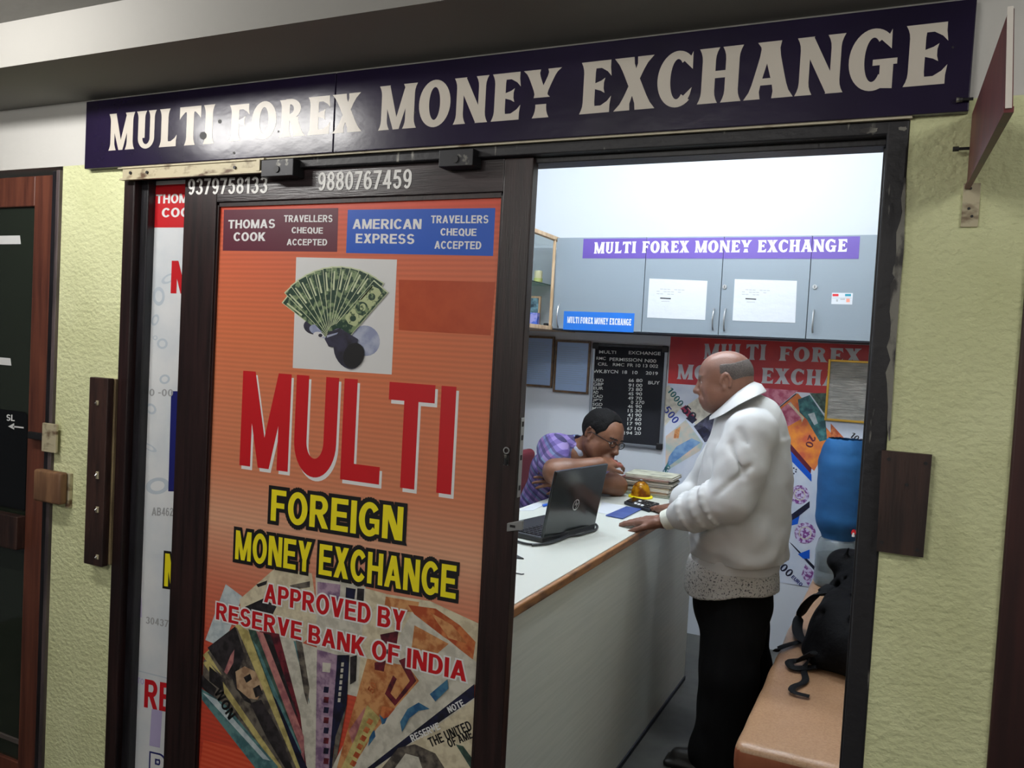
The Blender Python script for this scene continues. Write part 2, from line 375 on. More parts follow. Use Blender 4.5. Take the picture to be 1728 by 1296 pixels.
# ------------------------------------------------------------------ signed-distance modelling for bodies and cloth
class SDF:
    def __init__(s, lo, hi, h):
        s.h = h; s.lo = np.array(lo, float); n = np.ceil((np.array(hi)-s.lo)/h).astype(int)+1; s.n = n
        s.d = np.full(tuple(n), 1.0, np.float32)
        s.ax = [(s.lo[i]+h*np.arange(n[i])).astype(np.float32) for i in range(3)]
    def _win(s, lo, hi):
        a = np.clip(np.floor((np.array(lo)-s.lo)/s.h).astype(int), 0, s.n); b = np.clip(np.ceil((np.array(hi)-s.lo)/s.h).astype(int)+1, 0, s.n)
        return a, b
    def _apply(s, lo, hi, fn, k, op):
        pad = k+4*s.h
        a, b = s._win(np.array(lo)-pad, np.array(hi)+pad)
        if np.any(b <= a): return
        X, Y, Z = np.meshgrid(s.ax[0][a[0]:b[0]], s.ax[1][a[1]:b[1]], s.ax[2][a[2]:b[2]], indexing='ij', sparse=True)
        d2 = fn(X, Y, Z)
        w_ = s.d[a[0]:b[0], a[1]:b[1], a[2]:b[2]]
        if op == 'add':
            if k > 0:
                hh = np.clip(0.5+0.5*(w_-d2)/k, 0, 1); w_[...] = w_+(d2-w_)*hh-k*hh*(1-hh)
            else: np.minimum(w_, d2, out=w_)
        else:
            d2 = -d2
            if k > 0:
                hh = np.clip(0.5-0.5*(w_-d2)/k, 0, 1); w_[...] = w_+(d2-w_)*hh+k*hh*(1-hh)
            else: np.maximum(w_, d2, out=w_)
    def cone(s, p, q, ra, rb, k=0.02, op='add', flat=None):
        """tapered capsule; flat=(direction, factor) squashes the section along a direction"""
        p, q = np.array(p, float), np.array(q, float); rm = max(ra, rb)
        def fn(X, Y, Z):
            x, y, z = X-p[0], Y-p[1], Z-p[2]
            v = q-p; e = 1.0
            if flat:
                n_ = np.array(flat[0], float); n_ /= np.linalg.norm(n_); g = 1/flat[1]-1
                t_ = (x*n_[0]+y*n_[1]+z*n_[2])*g
                x, y, z = x+t_*n_[0], y+t_*n_[1], z+t_*n_[2]
                v = v+n_*(v@n_)*g
            L = max(v@v, 1e-9)
            t = np.clip((x*v[0]+y*v[1]+z*v[2])/L, 0, 1)
            return (np.sqrt((x-t*v[0])**2+(y-t*v[1])**2+(z-t*v[2])**2)-(ra+(rb-ra)*t)).astype(np.float32)
        f_ = max(1, flat[1]) if flat else 1
        s._apply(np.minimum(p, q)-rm*f_, np.maximum(p, q)+rm*f_, fn, k, op)
    def chain(s, pts, rs, k=0.02, op='add', flat=None):
        for i in range(len(pts)-1): s.cone(pts[i], pts[i+1], rs[i], rs[i+1], k, op, flat)
    def ell(s, c, r, R=None, k=0.02, op='add'):
        c = np.array(c, float); r = np.array(r, float); R = np.eye(3) if R is None else np.array(R, float)
        def fn(X, Y, Z):
            x, y, z = X-c[0], Y-c[1], Z-c[2]
            a = [(x*R[i][0]+y*R[i][1]+z*R[i][2]) for i in range(3)]
            k0 = np.sqrt((a[0]/r[0])**2+(a[1]/r[1])**2+(a[2]/r[2])**2)
            k1 = np.sqrt((a[0]/r[0]**2)**2+(a[1]/r[1]**2)**2+(a[2]/r[2]**2)**2)+1e-6
            return (k0*(k0-1)/k1).astype(np.float32)
        m = max(r); s._apply(c-m, c+m, fn, k, op)
    def rbox(s, c, half, rad, R=None, k=0.02, op='add'):
        c = np.array(c, float); hf = np.array(half, float)-rad; R = np.eye(3) if R is None else np.array(R, float)
        def fn(X, Y, Z):
            x, y, z = X-c[0], Y-c[1], Z-c[2]
            q = [np.abs(x*R[i][0]+y*R[i][1]+z*R[i][2])-hf[i] for i in range(3)]
            o = np.sqrt(sum(np.maximum(a, 0)**2 for a in q))
            return (o+np.minimum(np.maximum(np.maximum(q[0], q[1]), q[2]), 0)-rad).astype(np.float32)
        m = np.linalg.norm(half); s._apply(c-m, c+m, fn, k, op)
    def halfspace(s, p, n_):
        """cut away everything on the side n points to"""
        n_ = np.array(n_, float); n_ /= np.linalg.norm(n_); p = np.array(p, float)
        X, Y, Z = np.meshgrid(*s.ax, indexing='ij', sparse=True)
        np.maximum(s.d, ((X-p[0])*n_[0]+(Y-p[1])*n_[1]+(Z-p[2])*n_[2]).astype(np.float32), out=s.d)
    def wobble(s, amp, f, seed=0, zr=None):
        rs = np.random.RandomState(seed); X, Y, Z = np.meshgrid(*s.ax, indexing='ij', sparse=True)
        t = 0
        for i in range(7):
            v = rs.randn(3); v /= np.linalg.norm(v); ff = f*(0.6+1.3*rs.rand())
            t = t+np.sin(ff*(X*v[0]+Y*v[1]+Z*v[2])+rs.rand()*6.28+1.5*np.sin(ff*0.45*(X*v[1]-Y*v[2]+Z*v[0])))
        if zr: t = t*np.clip((zr[1]-Z)/(zr[1]-zr[0]), 0, 1)
        s.d += (amp*t/3.0).astype(np.float32)
    def mesh(s, relax=1):
        d = s.d; h = s.h; neg = d < 0
        n = d.shape
        c = np.zeros(tuple(np.array(n)-1), np.int8)
        for i in (0, 1):
            for j in (0, 1):
                for k in (0, 1): c += neg[i:n[0]-1+i, j:n[1]-1+j, k:n[2]-1+k]
        act = (c > 0) & (c < 8); idx = -np.ones(act.shape, np.int64); cells = np.argwhere(act); idx[act] = np.arange(len(cells))
        acc = np.zeros((len(cells), 3)); cnt = np.zeros(len(cells))
        cor = [(i, j, k) for i in (0, 1) for j in (0, 1) for k in (0, 1)]
        val = {q: d[cells[:, 0]+q[0], cells[:, 1]+q[1], cells[:, 2]+q[2]] for q in cor}
        for q in cor:
            for ax in range(3):
                if q[ax]: continue
                r = list(q); r[ax] = 1; r = tuple(r)
                a, b = val[q], val[r]; m = (a < 0) != (b < 0)
                t = np.where(m, a/np.where(m, a-b, 1), 0)
                p = np.tile(np.array(q, float), (len(cells), 1)); p[:, ax] += t
                acc[m] += p[m]; cnt[m] += 1
        V = s.lo+h*(cells+acc/cnt[:, None]); F = []
        for ax in range(3):
            u, v = (ax+1) % 3, (ax+2) % 3
            sl0 = [slice(None)]*3; sl1 = [slice(None)]*3
            sl0[ax] = slice(0, n[ax]-1); sl1[ax] = slice(1, n[ax])
            a, b = neg[tuple(sl0)], neg[tuple(sl1)]
            e = np.argwhere(a != b)
            e = e[(e[:, u] > 0) & (e[:, v] > 0) & (e[:, u] < n[u]-1) & (e[:, v] < n[v]-1)]
            fl = a[e[:, 0], e[:, 1], e[:, 2]]
            def ix(du, dv):
                q = e.copy(); q[:, u] -= du; q[:, v] -= dv; return idx[q[:, 0], q[:, 1], q[:, 2]]
            Q = np.stack([ix(1, 1), ix(0, 1), ix(0, 0), ix(1, 0)], 1)
            Q[~fl] = Q[~fl][:, ::-1]; F.append(Q)
        F = np.concatenate(F); F = F[(F >= 0).all(1)]
        for _ in range(relax):
            S = np.zeros_like(V); C_ = np.zeros(len(V))
            for i in range(4):
                np.add.at(S, F[:, i], V[F[:, (i+1) % 4]]); np.add.at(C_, F[:, i], 1)
                np.add.at(S, F[:, (i+1) % 4], V[F[:, i]]); np.add.at(C_, F[:, (i+1) % 4], 1)
            V = V*0.45+0.55*S/np.maximum(C_, 1)[:, None]
        return V, F
    def build(s, name, m, parent=None, region=None, relax=2, origin=None):
        V, F = s.mesh(relax)
        mats = m if isinstance(m, list) else [m]
        if parent is not None: o_ = ORG[parent.name]
        elif origin is not None: o_ = Vector(origin)
        else: o_ = Vector(((V[:, 0].min()+V[:, 0].max())/2, (V[:, 1].min()+V[:, 1].max())/2, V[:, 2].min()))
        me = bpy.data.meshes.new(name)
        me.from_pydata((V-np.array(o_[:])).tolist(), [], F.tolist())
        for q in mats: me.materials.append(q)
        if region is not None:
            c = V[F].mean(1); me.polygons.foreach_set('material_index', region(c).astype(np.int32))
        me.polygons.foreach_set('use_smooth', [True]*len(me.polygons)); me.update()
        ob = bpy.data.objects.new(name, me); COL.objects.link(ob)
        if parent is not None: ob.parent = parent
        else: ob.location = o_
        ORG[ob.name] = o_
        return ob

# ------------------------------------------------------------------ materials
M_YEL = mat('yellow_stucco', (222, 225, 178), .85, noise=((208, 211, 162), 5, (1, 1, 1), .35, .7), bump=(60, .8, (1, 1, 1.3), .008))
M_WHT = mat('white_plaster', (205, 203, 198), .85, bump=(40, .15))
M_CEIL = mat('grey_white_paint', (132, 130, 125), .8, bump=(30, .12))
M_CREAM = mat('cream_paint', (196, 188, 164), .6, noise=((120, 98, 70), 14, (1, 1, 3), .56, .72), bump=(60, .3))
M_WOOD = mat('dark_polished_wood', (46, 27, 27), .38, noise=((24, 14, 15), 9, (6, 6, .35), .35, .65), bump=(90, .12, (4, 4, .2)), spec=.5)
M_WOODR = mat('red_brown_wood', (110, 62, 46), .45, noise=((70, 36, 30), 8, (6, 6, .4), .35, .7), bump=(80, .12, (4, 4, .2)))
M_BLK = mat('black_painted_frame', (30, 28, 33), .42, noise=((14, 13, 16), 12, (3, 3, .5), .4, .65), bump=(60, .2, (2, 2, .3)))
M_WORN = mat('worn_black_frame', (26, 25, 30), .5, noise=((150, 148, 140), 16, (3, 3, .5), .67, .75), bump=(60, .3))
M_PUR = mat('purple_sign_vinyl', (38, 28, 58), .235, spec=.42, noise=((29, 22, 45), 3, (1, 1, 1), .3, .7), bump=(7, .30, (1, 1, 1.6)))
M_LET = mat('cream_sign_letters', (206, 198, 186), .3, spec=.4, bump=(20, .05))
M_RUST = mat('rusty_cream_metal', (190, 180, 150), .5, .1, noise=((96, 72, 50), 18, (1, 1, 2), .52, .68), bump=(50, .25))
M_STEEL = mat('brushed_steel', (176, 178, 180), .32, .85)
M_DKMET = mat('dark_metal', (52, 52, 54), .45, .6, noise=((150, 148, 138), 30, (1, 1, 1), .6, .72))
M_GLASS = mat('door_glass', (38, 44, 36), .06, spec=.6)
M_PLATE = mat('brown_wood_plate', (62, 40, 34), .5, noise=((38, 24, 22), 10, (4, 4, .6), .4, .65), bump=(60, .2, (3, 3, .4)))
M_FLOOR = mat('grey_stone_floor', (84, 84, 79), .55, noise=((64, 64, 60), 7, (1, 1, 1), .35, .7))
M_MAR = mat('maroon_board', (112, 48, 48), .5, noise=((90, 36, 42), 10, (1, 1, .4), .4, .65))
M_WHITE = mat('white_print', (226, 226, 226), .5)
M_BLACK = mat('black_print', (18, 17, 20), .5)
M_RED = mat('red_print', (196, 20, 30), .45)
M_REDD = mat('deep_red_print', (150, 22, 36), .45)
M_YELP = mat('yellow_print', (240, 224, 30), .45)
M_BLUE = mat('blue_print', (16, 84, 190), .4)
M_NAVY = mat('navy_print', (28, 32, 106), .4)
M_MAROON = mat('maroon_print', (92, 30, 50), .4)
M_GREYP = mat('grey_letter_print', (236, 235, 232), .7)

YW = 1.75          # outer face of the front wall
YD = 1.765         # face of the sliding door
# ------------------------------------------------------------------ setting: front wall with openings
xL0 = at(103, 400, Y=YW).x         # right edge of the left door frame
xJ = at(208, 400, Y=YW).x          # left jamb of the shop opening
xR = at(1536, 210, Y=YW).x         # right edge of the right jamb
xRR = at(1691, 960, Y=YW).x        # left edge of the neighbouring door frame on the right
zTOP = at(1000, 268, Y=YW).z+0.05  # underside of the masonry over the opening
zBAND = 2.066                      # where yellow paint meets the white band
wf = MB()
WT = 0.11
wf.box((xL0, YW, 0), (xJ, YW+WT, zBAND), M_YEL)
wf.box((xR, YW, 0), (xRR, YW+WT, zBAND+.01), M_YEL)
wf.box((-4.2, YW, zBAND), (xL0, YW+WT, 3.0), M_WHT)
wf.box((xL0, YW, zBAND), (xJ, YW+WT, 3.0), M_WHT)
wf.box((xJ, YW, zBAND), (xR, YW+WT, 3.0), M_WHT)
wf.box((xR, YW, zBAND+.01), (1.6, YW+WT, 3.0), M_WHT)
wf.box((xRR+1.1, YW, 0), (1.6, YW+WT, zBAND+.01), M_YEL)
wf.box((-4.2, YW, 0), (xL0-1.0, YW+WT, zBAND), M_YEL)
wall_front = struct(wf.build('wall_front', origin=(-1, YW, 0)))
# beam over the shop fronts and corridor ceiling
yB = 1.453
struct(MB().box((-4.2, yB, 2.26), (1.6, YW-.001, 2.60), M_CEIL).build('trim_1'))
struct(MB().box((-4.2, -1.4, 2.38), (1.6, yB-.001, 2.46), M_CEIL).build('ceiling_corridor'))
struct(MB().box((-4.2, -1.4, -.10), (1.6, YW+WT, 0), M_FLOOR).build('floor_corridor'))
struct(MB().box((-4.2, -1.5, 0), (1.6, -1.402, 2.379), M_WHT).build('wall_corridor'))

# ------------------------------------------------------------------ shop sign over the door
YS = YW-.022
s0, s1 = at(144, 172, Y=YS), at(1642, 178, Y=YS)
zS0, zS1 = at(800, 242, Y=YS).z, at(144, 172, Y=YS).z
sx0, sx1 = at(144, 225, Y=YS).x, at(1642, 90, Y=YS).x
xseam = at(562, 245, Y=YS).x
sign = thing('shop_sign', 'long purple signboard with cream flared capitals above the shop entrance', 'sign', ((sx0+sx1)/2, YW-.01, zS0))
b = MB(); b.box((sx0, YS, zS0), (xseam-.0008, YW-.001, zS1), M_PUR, .002); b.build('sign_panel', sign)
b = MB(); b.box((xseam+.0008, YS, zS0), (sx1, YW-.001, zS1), M_PUR, .002); b.build('sign_panel', sign)
for wd, l, r, h in (('MULTI', (183, 255), (361, 243), 62), ('FOREX', (386, 240), (610, 223), 63), ('MONEY', (638, 222), (944, 198), 77), ('EXCHANGE', (977, 195), (1596, 143), 90)):
    b = MB(); put_text(b, wd, l, r, h, YS, M_LET, 2, 'flare'); b.build('lettering', sign)
for px, py, r in ((371, 205, 3), (343, 229, 6), (470, 222, 1.5), (395, 258, 2), (700, 190, 1.5), (1608, 80, 2)):
    b = MB(); put_ell(b, px, py, r, r*1.1, YS, M_BLACK, 4); b.build('nail_hole', sign)

# white plaster strip under the sign, dark lintel of the frame
zst0, zst1 = at(1000, 235, Y=YW).z-.012, zS0-.002
struct(MB().box((at(205, 300, Y=YW).x, YW-.016, 2.046), (at(1540, 200, Y=YW).x, YW-.001, zS0-.003), M_CREAM, .003).build('trim_2'))

# ------------------------------------------------------------------ shop door frame (dark wood)
xO0, xO1 = at(905, 330, Y=YW).x, at(1495, 246, Y=YW).x
fr = root('door_1', (xJ, YW, 0))
b = MB(); b.box((xJ, YW-.004, 0), (xJ+.045, YW+.09, 2.045), M_WOOD, .004); b.box((xJ+.045, YW+.02, 0), (xJ+.075, YW+.09, 2.045), M_BLK, .003); b.build('jamb', fr)
b = MB(); b.box((xO1, YW-.004, 0), (xR, YW+.09, 2.045), M_WORN, .004); b.box((xO1-.006, YW+.05, 0), (xO1, YW+.09, 2.007), M_BLK, .002); b.build('jamb', fr)
b = MB(); b.box((xJ, YW-.003, 2.019), (xR, YW+.09, 2.045), M_WORN, .003); b.box((xO0-.05, YW+.03, 2.006), (xO1, YW+.09, 2.02), M_BLK, .002); b.build('lintel', fr)

# ragged pale wear along the outer edge of the right jamb and on the lintel
M_RAG = mat('scraped_grey_paint', (128, 126, 118), .8, noise=((60, 58, 58), 40, (1, 1, .4), .5, .62), bump=(60, .3))
def ragged(path, wmax, seed):
    rs = random.Random(seed); b = MB(); L_, R_ = [], []
    n = 26
    for i in range(n+1):
        t = i/n*(len(path)-1); k = min(int(t), len(path)-2); u = t-k
        x = path[k][0]+(path[k+1][0]-path[k][0])*u; y = path[k][1]+(path[k+1][1]-path[k][1])*u
        ww = wmax*math.sin(math.pi*min(1, max(.02, i/n)))**.6*(.35+.65*rs.random())
        L_.append((x-ww, y+rs.uniform(-3, 3))); R_.append((x+1.5, y))
    for i in range(n):
        q = [at(*p_, Y=YW-.0042) for p_ in (L_[i], R_[i], R_[i+1], L_[i+1])]
        b.add([(v.x, YW-.0046, v.z) for v in q], [(0, 1, 2, 3)], M_RAG)
    return b
ragged([(1527, 300), (1524, 420), (1518, 480), (1508, 620), (1500, 742)], 17, 3).build('worn_edge', fr)
b = MB(); rs = random.Random(5)
for cx, cy, rx, ry in ((1464, 220, 19, 7), (1523, 217, 10, 5)):
    pts_ = [(cx+rx*math.cos(t)*rs.uniform(.6, 1), cy+ry*math.sin(t)*rs.uniform(.5, 1)-(.08)*(math.cos(t)*rx)) for t in [2*math.pi*k/16 for k in range(16)]]
    q = [at(*p_, Y=YW-.004) for p_ in pts_]; b.add([(v.x, YW-.0045, v.z) for v in q], [tuple(range(15, -1, -1))], M_RAG)
b.build('worn_patch', fr)

# sliding rail: rusty cream channel at the left, dark behind the door
rail = thing('sliding_rail', 'rusty cream metal channel the sliding door hangs from', 'rail', (at(315, 287, Y=YW).x, YW-.02, 2.0))
xr0, xr1 = at(203, 295, Y=YW-.03).x, at(438, 278, Y=YW-.03).x
b = MB(); b.box((xr0, YW-.026, 2.040), (xr1+.01, YW-.0165, 2.0445), M_RUST); b.box((xr0, YW-.022, 2.010), (xr1, YW-.017, 2.040), M_RUST); b.box((xr0-.006, YW-.028, 2.006), (xr1+.01, YW-.0165, 2.011), M_RUST); b.box((xr1-.012, YW-.030, 2.010), (xr1, YW-.017, 2.040), M_RUST); b.build('channel', rail)
for px, py in ((221, 292), (249, 291), (397, 283), (436, 276)):
    p = at(px, py, Y=YW-.022); MB().lathe([(0, -.003), (.004, -.003), (.004, .0), (0, .0)], (0, 0, 0), M_DKMET, 12)
    b = MB(); b.tube([(p.x, YW-.026, p.z), (p.x, YW-.022, p.z)], .0045, M_DKMET, 10); b.build('screw', rail)

# ------------------------------------------------------------------ fixed glazed panel behind the sliding door
YF = 1.80
win = root('window_1', (xJ+.3, YF, 0))
wx0, wx1 = xJ+.07, at(560, 700, Y=YF).x
b = MB(); b.box((wx0, YF, 0.02), (wx1, YF+.03, 2.018), M_BLK); b.build('backing_panel', win)
M_POSTW = mat('white_poster', (222, 224, 226), .45, noise=((206, 212, 218), 6, (1, 1, 1), .4, .65))
fp = thing('window_poster', 'white money exchange poster mostly hidden behind the sliding door', 'poster', (xJ+.3, YF-.004, 1.0))
b = MB(); px0 = at(246, 400, Y=YF-.002).x
b.box((px0, YF-.003, .05), (wx1-.02, YF-.0005, at(270, 306, Y=YF).z), M_POSTW)
YP = YF-.003
M_CREAMP = mat('cream_poster_edge', (220, 200, 170), .5)
put_poly(b, [(246, 306), (258, 306), (250, 384), (242, 384)], YP, M_CREAMP, 1)
put_poly(b, [(258, 313), (420, 305), (420, 384), (255, 384)], YP, M_RED, 1)
M_FAINT = mat('faint_grey_print', (188, 198, 208), .5); M_LILAC = mat('lilac_print', (182, 172, 210), .5); M_SERIAL = mat('grey_serial_print', (160, 162, 164), .5)
for i, (x, y, rx, ry) in enumerate(((268, 500, 10, 16), (262, 540, 6, 10), (274, 580, 9, 9), (285, 470, 7, 14), (266, 820, 14, 20), (262, 570, 4, 4), (252, 755, 5, 14), (255, 690, 8, 10), (278, 640, 9, 8))):
    put_ell(b, x, y, rx, ry, YP, M_FAINT, 1, 20*i)
    put_ell(b, x, y, rx*.6, ry*.6, YP, M_POSTW, 2, 20*i)
put_text(b, '50 -00', (242, 668), (292, 669), 12, YP, M_SERIAL, 2)
put_text(b, 'AB462', (256, 870), (292, 871), 14, YP, M_SERIAL, 2)
put_text(b, '304376', (246, 1052), (292, 1060), 12, YP, M_SERIAL, 2)
put_poly(b, [(234, 1008), (239, 1008), (239, 1042), (233, 1040)], YP, M_LILAC, 2)
put_poly(b, [(230, 1130), (300, 1148), (300, 1150), (230, 1132)], YP, M_FAINT, 2)
put_poly(b, [(256, 1196), (274, 1200), (270, 1262), (252, 1258)], YP, M_LILAC, 2)
put_text(b, 'TO', (231, 1152), (243, 1156), 10, YP, M_LILAC, 2)
b.build('poster_sheet', fp)
def let(parent, name, items, Y):
    b = MB()
    for it in items: put_text(b, *it[:4], Y, *it[4:])
    return b.build(name, parent)
let(fp, 'lettering', [('THOMAS', (263, 344), (344, 342), 16, M_WHITE, 2, 'sans', .03), ('COOK', (273, 367), (336, 366), 16, M_WHITE, 2, 'sans', .03)], YP)
let(fp, 'lettering', [('MULTI', (288, 496), (470, 502), 56, M_RED, 3, 'sans', .03)], YP)
b = MB(); put_poly(b, [(289, 660), (420, 662), (418, 834), (284, 829)], YP, M_NAVY, 2); b.build('blue_block', fp)
b = MB(); put_text(b, 'MONEY', (277, 990), (420, 1012), 58, YP, M_BLACK, 3, 'sans', .03, .035); put_text(b, 'MONEY', (277, 990), (420, 1012), 58, YP, M_YELP, 4, 'sans', .03); b.build('lettering', fp)
let(fp, 'lettering', [('RESERVE', (243, 1194), (420, 1232), 50, M_RED, 3, 'sans', .03)], YP)
b = MB(); put_text(b, 'BANK', (253, 1314), (372, 1345), 44, YP, M_NAVY, 3, 'sans', .03, .03); put_text(b, 'BANK', (253, 1314), (372, 1345), 44, YP, M_WHITE, 4, 'sans', .03); b.build('lettering', fp)

# ------------------------------------------------------------------ sliding door with the orange film
dx0, dx1 = at(311, 330, Y=YD).x, at(893, 400, Y=YD).x
gx0, gx1 = at(372, 370, Y=YD+.012).x, at(846, 370, Y=YD+.012).x
zg1 = at(600, 342, Y=YD+.012).z; zD = 2.018
door = root('door_2', ((dx0+dx1)/2, YD, 0))
TK = .032
b = MB(); b.box((dx0, YD, .01), (gx0-.006, YD+TK, zD), M_WOOD, .003); b.box((gx0-.006, YD+.005, .01), (gx0, YD+TK, zg1+.004), M_WOOD); b.build('stile', door)
b = MB(); b.box((gx1+.006, YD, .01), (dx1, YD+TK, zD), M_WOOD, .003); b.box((gx1, YD+.005, .01), (gx1+.006, YD+TK, zg1+.004), M_WOOD); b.build('stile', door)
M_WOODT = mat('dark_top_rail_wood', (58, 46, 48), .30, noise=((34, 26, 28), 9, (.35, 6, 8), .35, .65), bump=(90, .15, (.2, 4, 4)), spec=.6)
b = MB(); b.box((gx0-.006, YD+.0006, zg1+.012), (gx1+.006, YD+TK, zD), M_WOODT, .002); b.box((gx0, YD+.006, zg1), (gx1, YD+TK, zg1+.012), M_WOOD); rail_top = b.build('top_rail', door)
b = MB(); b.box((gx0-.006, YD+.0006, .01), (gx1+.006, YD+TK, .17), M_WOODT, .002); b.build('bottom_rail', door)
YG = YD+.012
let(door, 'phone_number', [('9379758133', (317, 329), (451, 326), 27, M_GREYP, 2, 'sans', .02)], YD)
let(door, 'phone_number', [('9880767459', (536, 322), (694, 318), 31, M_GREYP, 2, 'sans', .02)], YD)
M_OR = mat('orange_film', (222, 106, 62), .42, noise=((206, 88, 50), 3, (1, 1, 1), .3, .7), wave=((228, 120, 78), 22, 'Z', .2, .8, .2))
M_PEACH = mat('peach_film', (224, 138, 96), .42, noise=((214, 118, 76), 4, (1, 1, 1), .3, .7), wave=((232, 150, 110), 22, 'Z', .2, .8, .2))
M_ORED = mat('red_orange_film', (214, 74, 46), .42, wave=((222, 92, 62), 22, 'Z', .2, .8, .2))
M_TAPE = mat('brown_tape', (188, 84, 52), .3, noise=((176, 74, 46), 20, (1, 1, 1), .4, .7))
# the printed film fades from orange through peach to red
film_m = bpy.data.materials.new('printed_orange_film'); film_m.use_nodes = True
nt = film_m.node_tree; bs = nt.nodes['Principled BSDF']; bs.inputs['Roughness'].default_value = .42
tc = nt.nodes.new('ShaderNodeTexCoord'); sp = nt.nodes.new('ShaderNodeSeparateXYZ'); nt.links.new(tc.outputs['Generated'], sp.inputs[0])
cr = nt.nodes.new('ShaderNodeValToRGB'); E_ = cr.color_ramp.elements
E_[0].position = 0; E_[0].color = rgb((206, 60, 40)); E_[1].position = 1; E_[1].color = rgb((214, 74, 46))
for p_, c_ in ((.30, (206, 84, 62)), (.40, (212, 124, 96)), (.50, (222, 164, 132)), (.58, (214, 134, 98)), (.80, (216, 118, 78)), (.93, (212, 104, 70))):
    e = E_.new(p_); e.color = rgb(c_)
nt.links.new(sp.outputs[2], cr.inputs[0])
wv = nt.nodes.new('ShaderNodeTexWave'); wv.bands_direction = 'Z'; wv.inputs['Scale'].default_value = 24; wv.inputs['Distortion'].default_value = .3
nt.links.new(tc.outputs['Object'], wv.inputs['Vector'])
mx = nt.nodes.new('ShaderNodeMixRGB'); mx.blend_type = 'MULTIPLY'; mx.inputs[0].default_value = .14
nt.links.new(cr.outputs[0], mx.inputs[1]); nt.links.new(wv.outputs['Color'], mx.inputs[2]); nt.links.new(mx.outputs[0], bs.inputs['Base Color'])
b = MB(); b.box((gx0, YG, .165), (gx1, YG+.006, zg1), film_m); film = b.build('poster_film', door)

# stickers at the top
b = MB(); put_poly(b, [(378, 354), (571, 351), (569, 425), (376, 423)], YG, M_MAROON, 1)
put_text(b, 'THOMAS', (385, 386), (464, 385), 15, YG, M_WHITE, 2, 'sans', .03); put_text(b, 'COOK', (394, 407), (448, 407), 15, YG, M_WHITE, 2, 'sans', .03)
put_text(b, 'TRAVELLERS', (479, 375), (561, 375), 12, YG, M_WHITE, 2); put_text(b, 'CHEQUE', (492, 394), (545, 395), 11, YG, M_WHITE, 2); put_text(b, 'ACCEPTED', (484, 414), (552, 414.5), 11, YG, M_WHITE, 2)
o = b.build('cheque_sticker', film); o['label'] = 'maroon travellers cheque sticker'
b = MB(); put_poly(b, [(587, 354), (836, 351), (832, 432), (584, 427)], YG, M_BLUE, 1)
put_text(b, 'AMERICAN', (595, 386.5), (711, 387), 17, YG, M_WHITE, 2, 'sans', .03); put_text(b, 'EXPRESS', (600, 410.5), (699, 412), 16.5, YG, M_WHITE, 2, 'sans', .03)
put_text(b, 'TRAVELLERS', (727, 377), (824, 377), 13.5, YG, M_WHITE, 2); put_text(b, 'CHEQUE', (743, 398), (804, 399), 13, YG, M_WHITE, 2); put_text(b, 'ACCEPTED', (733, 420), (812, 421), 13.5, YG, M_WHITE, 2)
o = b.build('cheque_sticker', film); o['label'] = 'blue travellers cheque sticker'
b = MB(); put_poly(b, [(673, 472), (836, 476), (828, 566), (673, 557)], YG, M_TAPE, 1); o = b.build('tape_patch', film); o['label'] = 'dull red patch of old tape'

# picture of a hand holding a fan of notes
M_PIC = mat('white_picture', (214, 214, 214), .45)
M_NOTE = mat('dark_green_note', (26, 58, 42), .5, noise=((120, 140, 100), 60, (1, 1, 1), .5, .6))
M_NOTEE = mat('pale_note_border', (196, 204, 168), .5)
M_NOTEF = mat('pale_green_note', (176, 186, 140), .5, noise=((70, 90, 60), 90, (1, 1, 1), .55, .62))
M_HAND = mat('blue_grey_print', (50, 48, 70), .5, noise=((24, 22, 30), 30, (1, 1, 1), .4, .7))
M_HAND2 = mat('light_blue_print', (170, 176, 196), .5, noise=((140, 148, 178), 30, (1, 1, 1), .4, .6))
b = MB(); put_poly(b, [(500, 434), (670, 438), (661, 632), (494, 621)], YG, M_PIC, 1)
put_ell(b, 552, 552, 38, 20, YG, M_HAND2, 2, 15); put_ell(b, 617, 575, 24, 26, YG, M_HAND2, 2, -20)
put_ell(b, 528, 552, 16, 12, YG, M_HAND, 3, 20); put_ell(b, 533, 556, 11, 8, YG, M_HAND2, 4, 20); put_ell(b, 538, 565, 9, 5, YG, M_PIC, 5, 10); put_ell(b, 541, 566, 3.5, 3, YG, M_HAND, 6)
pv = (572, 566)
NF = 13
for i in range(NF):
    a = math.radians(142-i*(142-49)/(NF-1)); u = (math.cos(a), -math.sin(a)); v = (math.sin(a), math.cos(a))
    L0, L1, hw = 12, 116-(6 if i in (0, NF-1) else 0), 16
    def q(l, t): return (pv[0]+u[0]*l+v[0]*t, pv[1]+u[1]*l+v[1]*t)
    ly = 7+i*3
    put_poly(b, [q(L0, -hw), q(L1, -hw), q(L1, hw), q(L0, hw)], YG+.0015*0, M_NOTEE, ly*.4)
    put_poly(b, [q(L0, -hw+1), q(L1-2, -hw+1), q(L1-2, hw-1), q(L0, hw-1)], YG, M_NOTE, ly*.4+.4)
    put_poly(b, [q(L1-40, -hw+3), q(L1-8, -hw+4), q(L1-8, -hw+6), q(L1-40, -hw+6)], YG, M_NOTEE, ly*.4+.8)
    if i == NF-1:
        put_poly(b, [q(30, -hw+4), q(L1-10, -hw+4), q(L1-6, 0), q(L1-10, hw-4), q(30, hw-4), q(26, 0)], YG, M_NOTEF, ly*.4+.8)
        for l_, r_ in ((60, 11), (38, 5), (86, 6)):
            c = q(l_, 0); put_ell(b, c[0], c[1], r_, r_*1.05, YG, M_NOTE, ly*.4+1.2)
        c = q(60, 0); put_ell(b, c[0]+2, c[1]-2, 5, 6.5, YG, M_NOTEF, ly*.4+1.6)
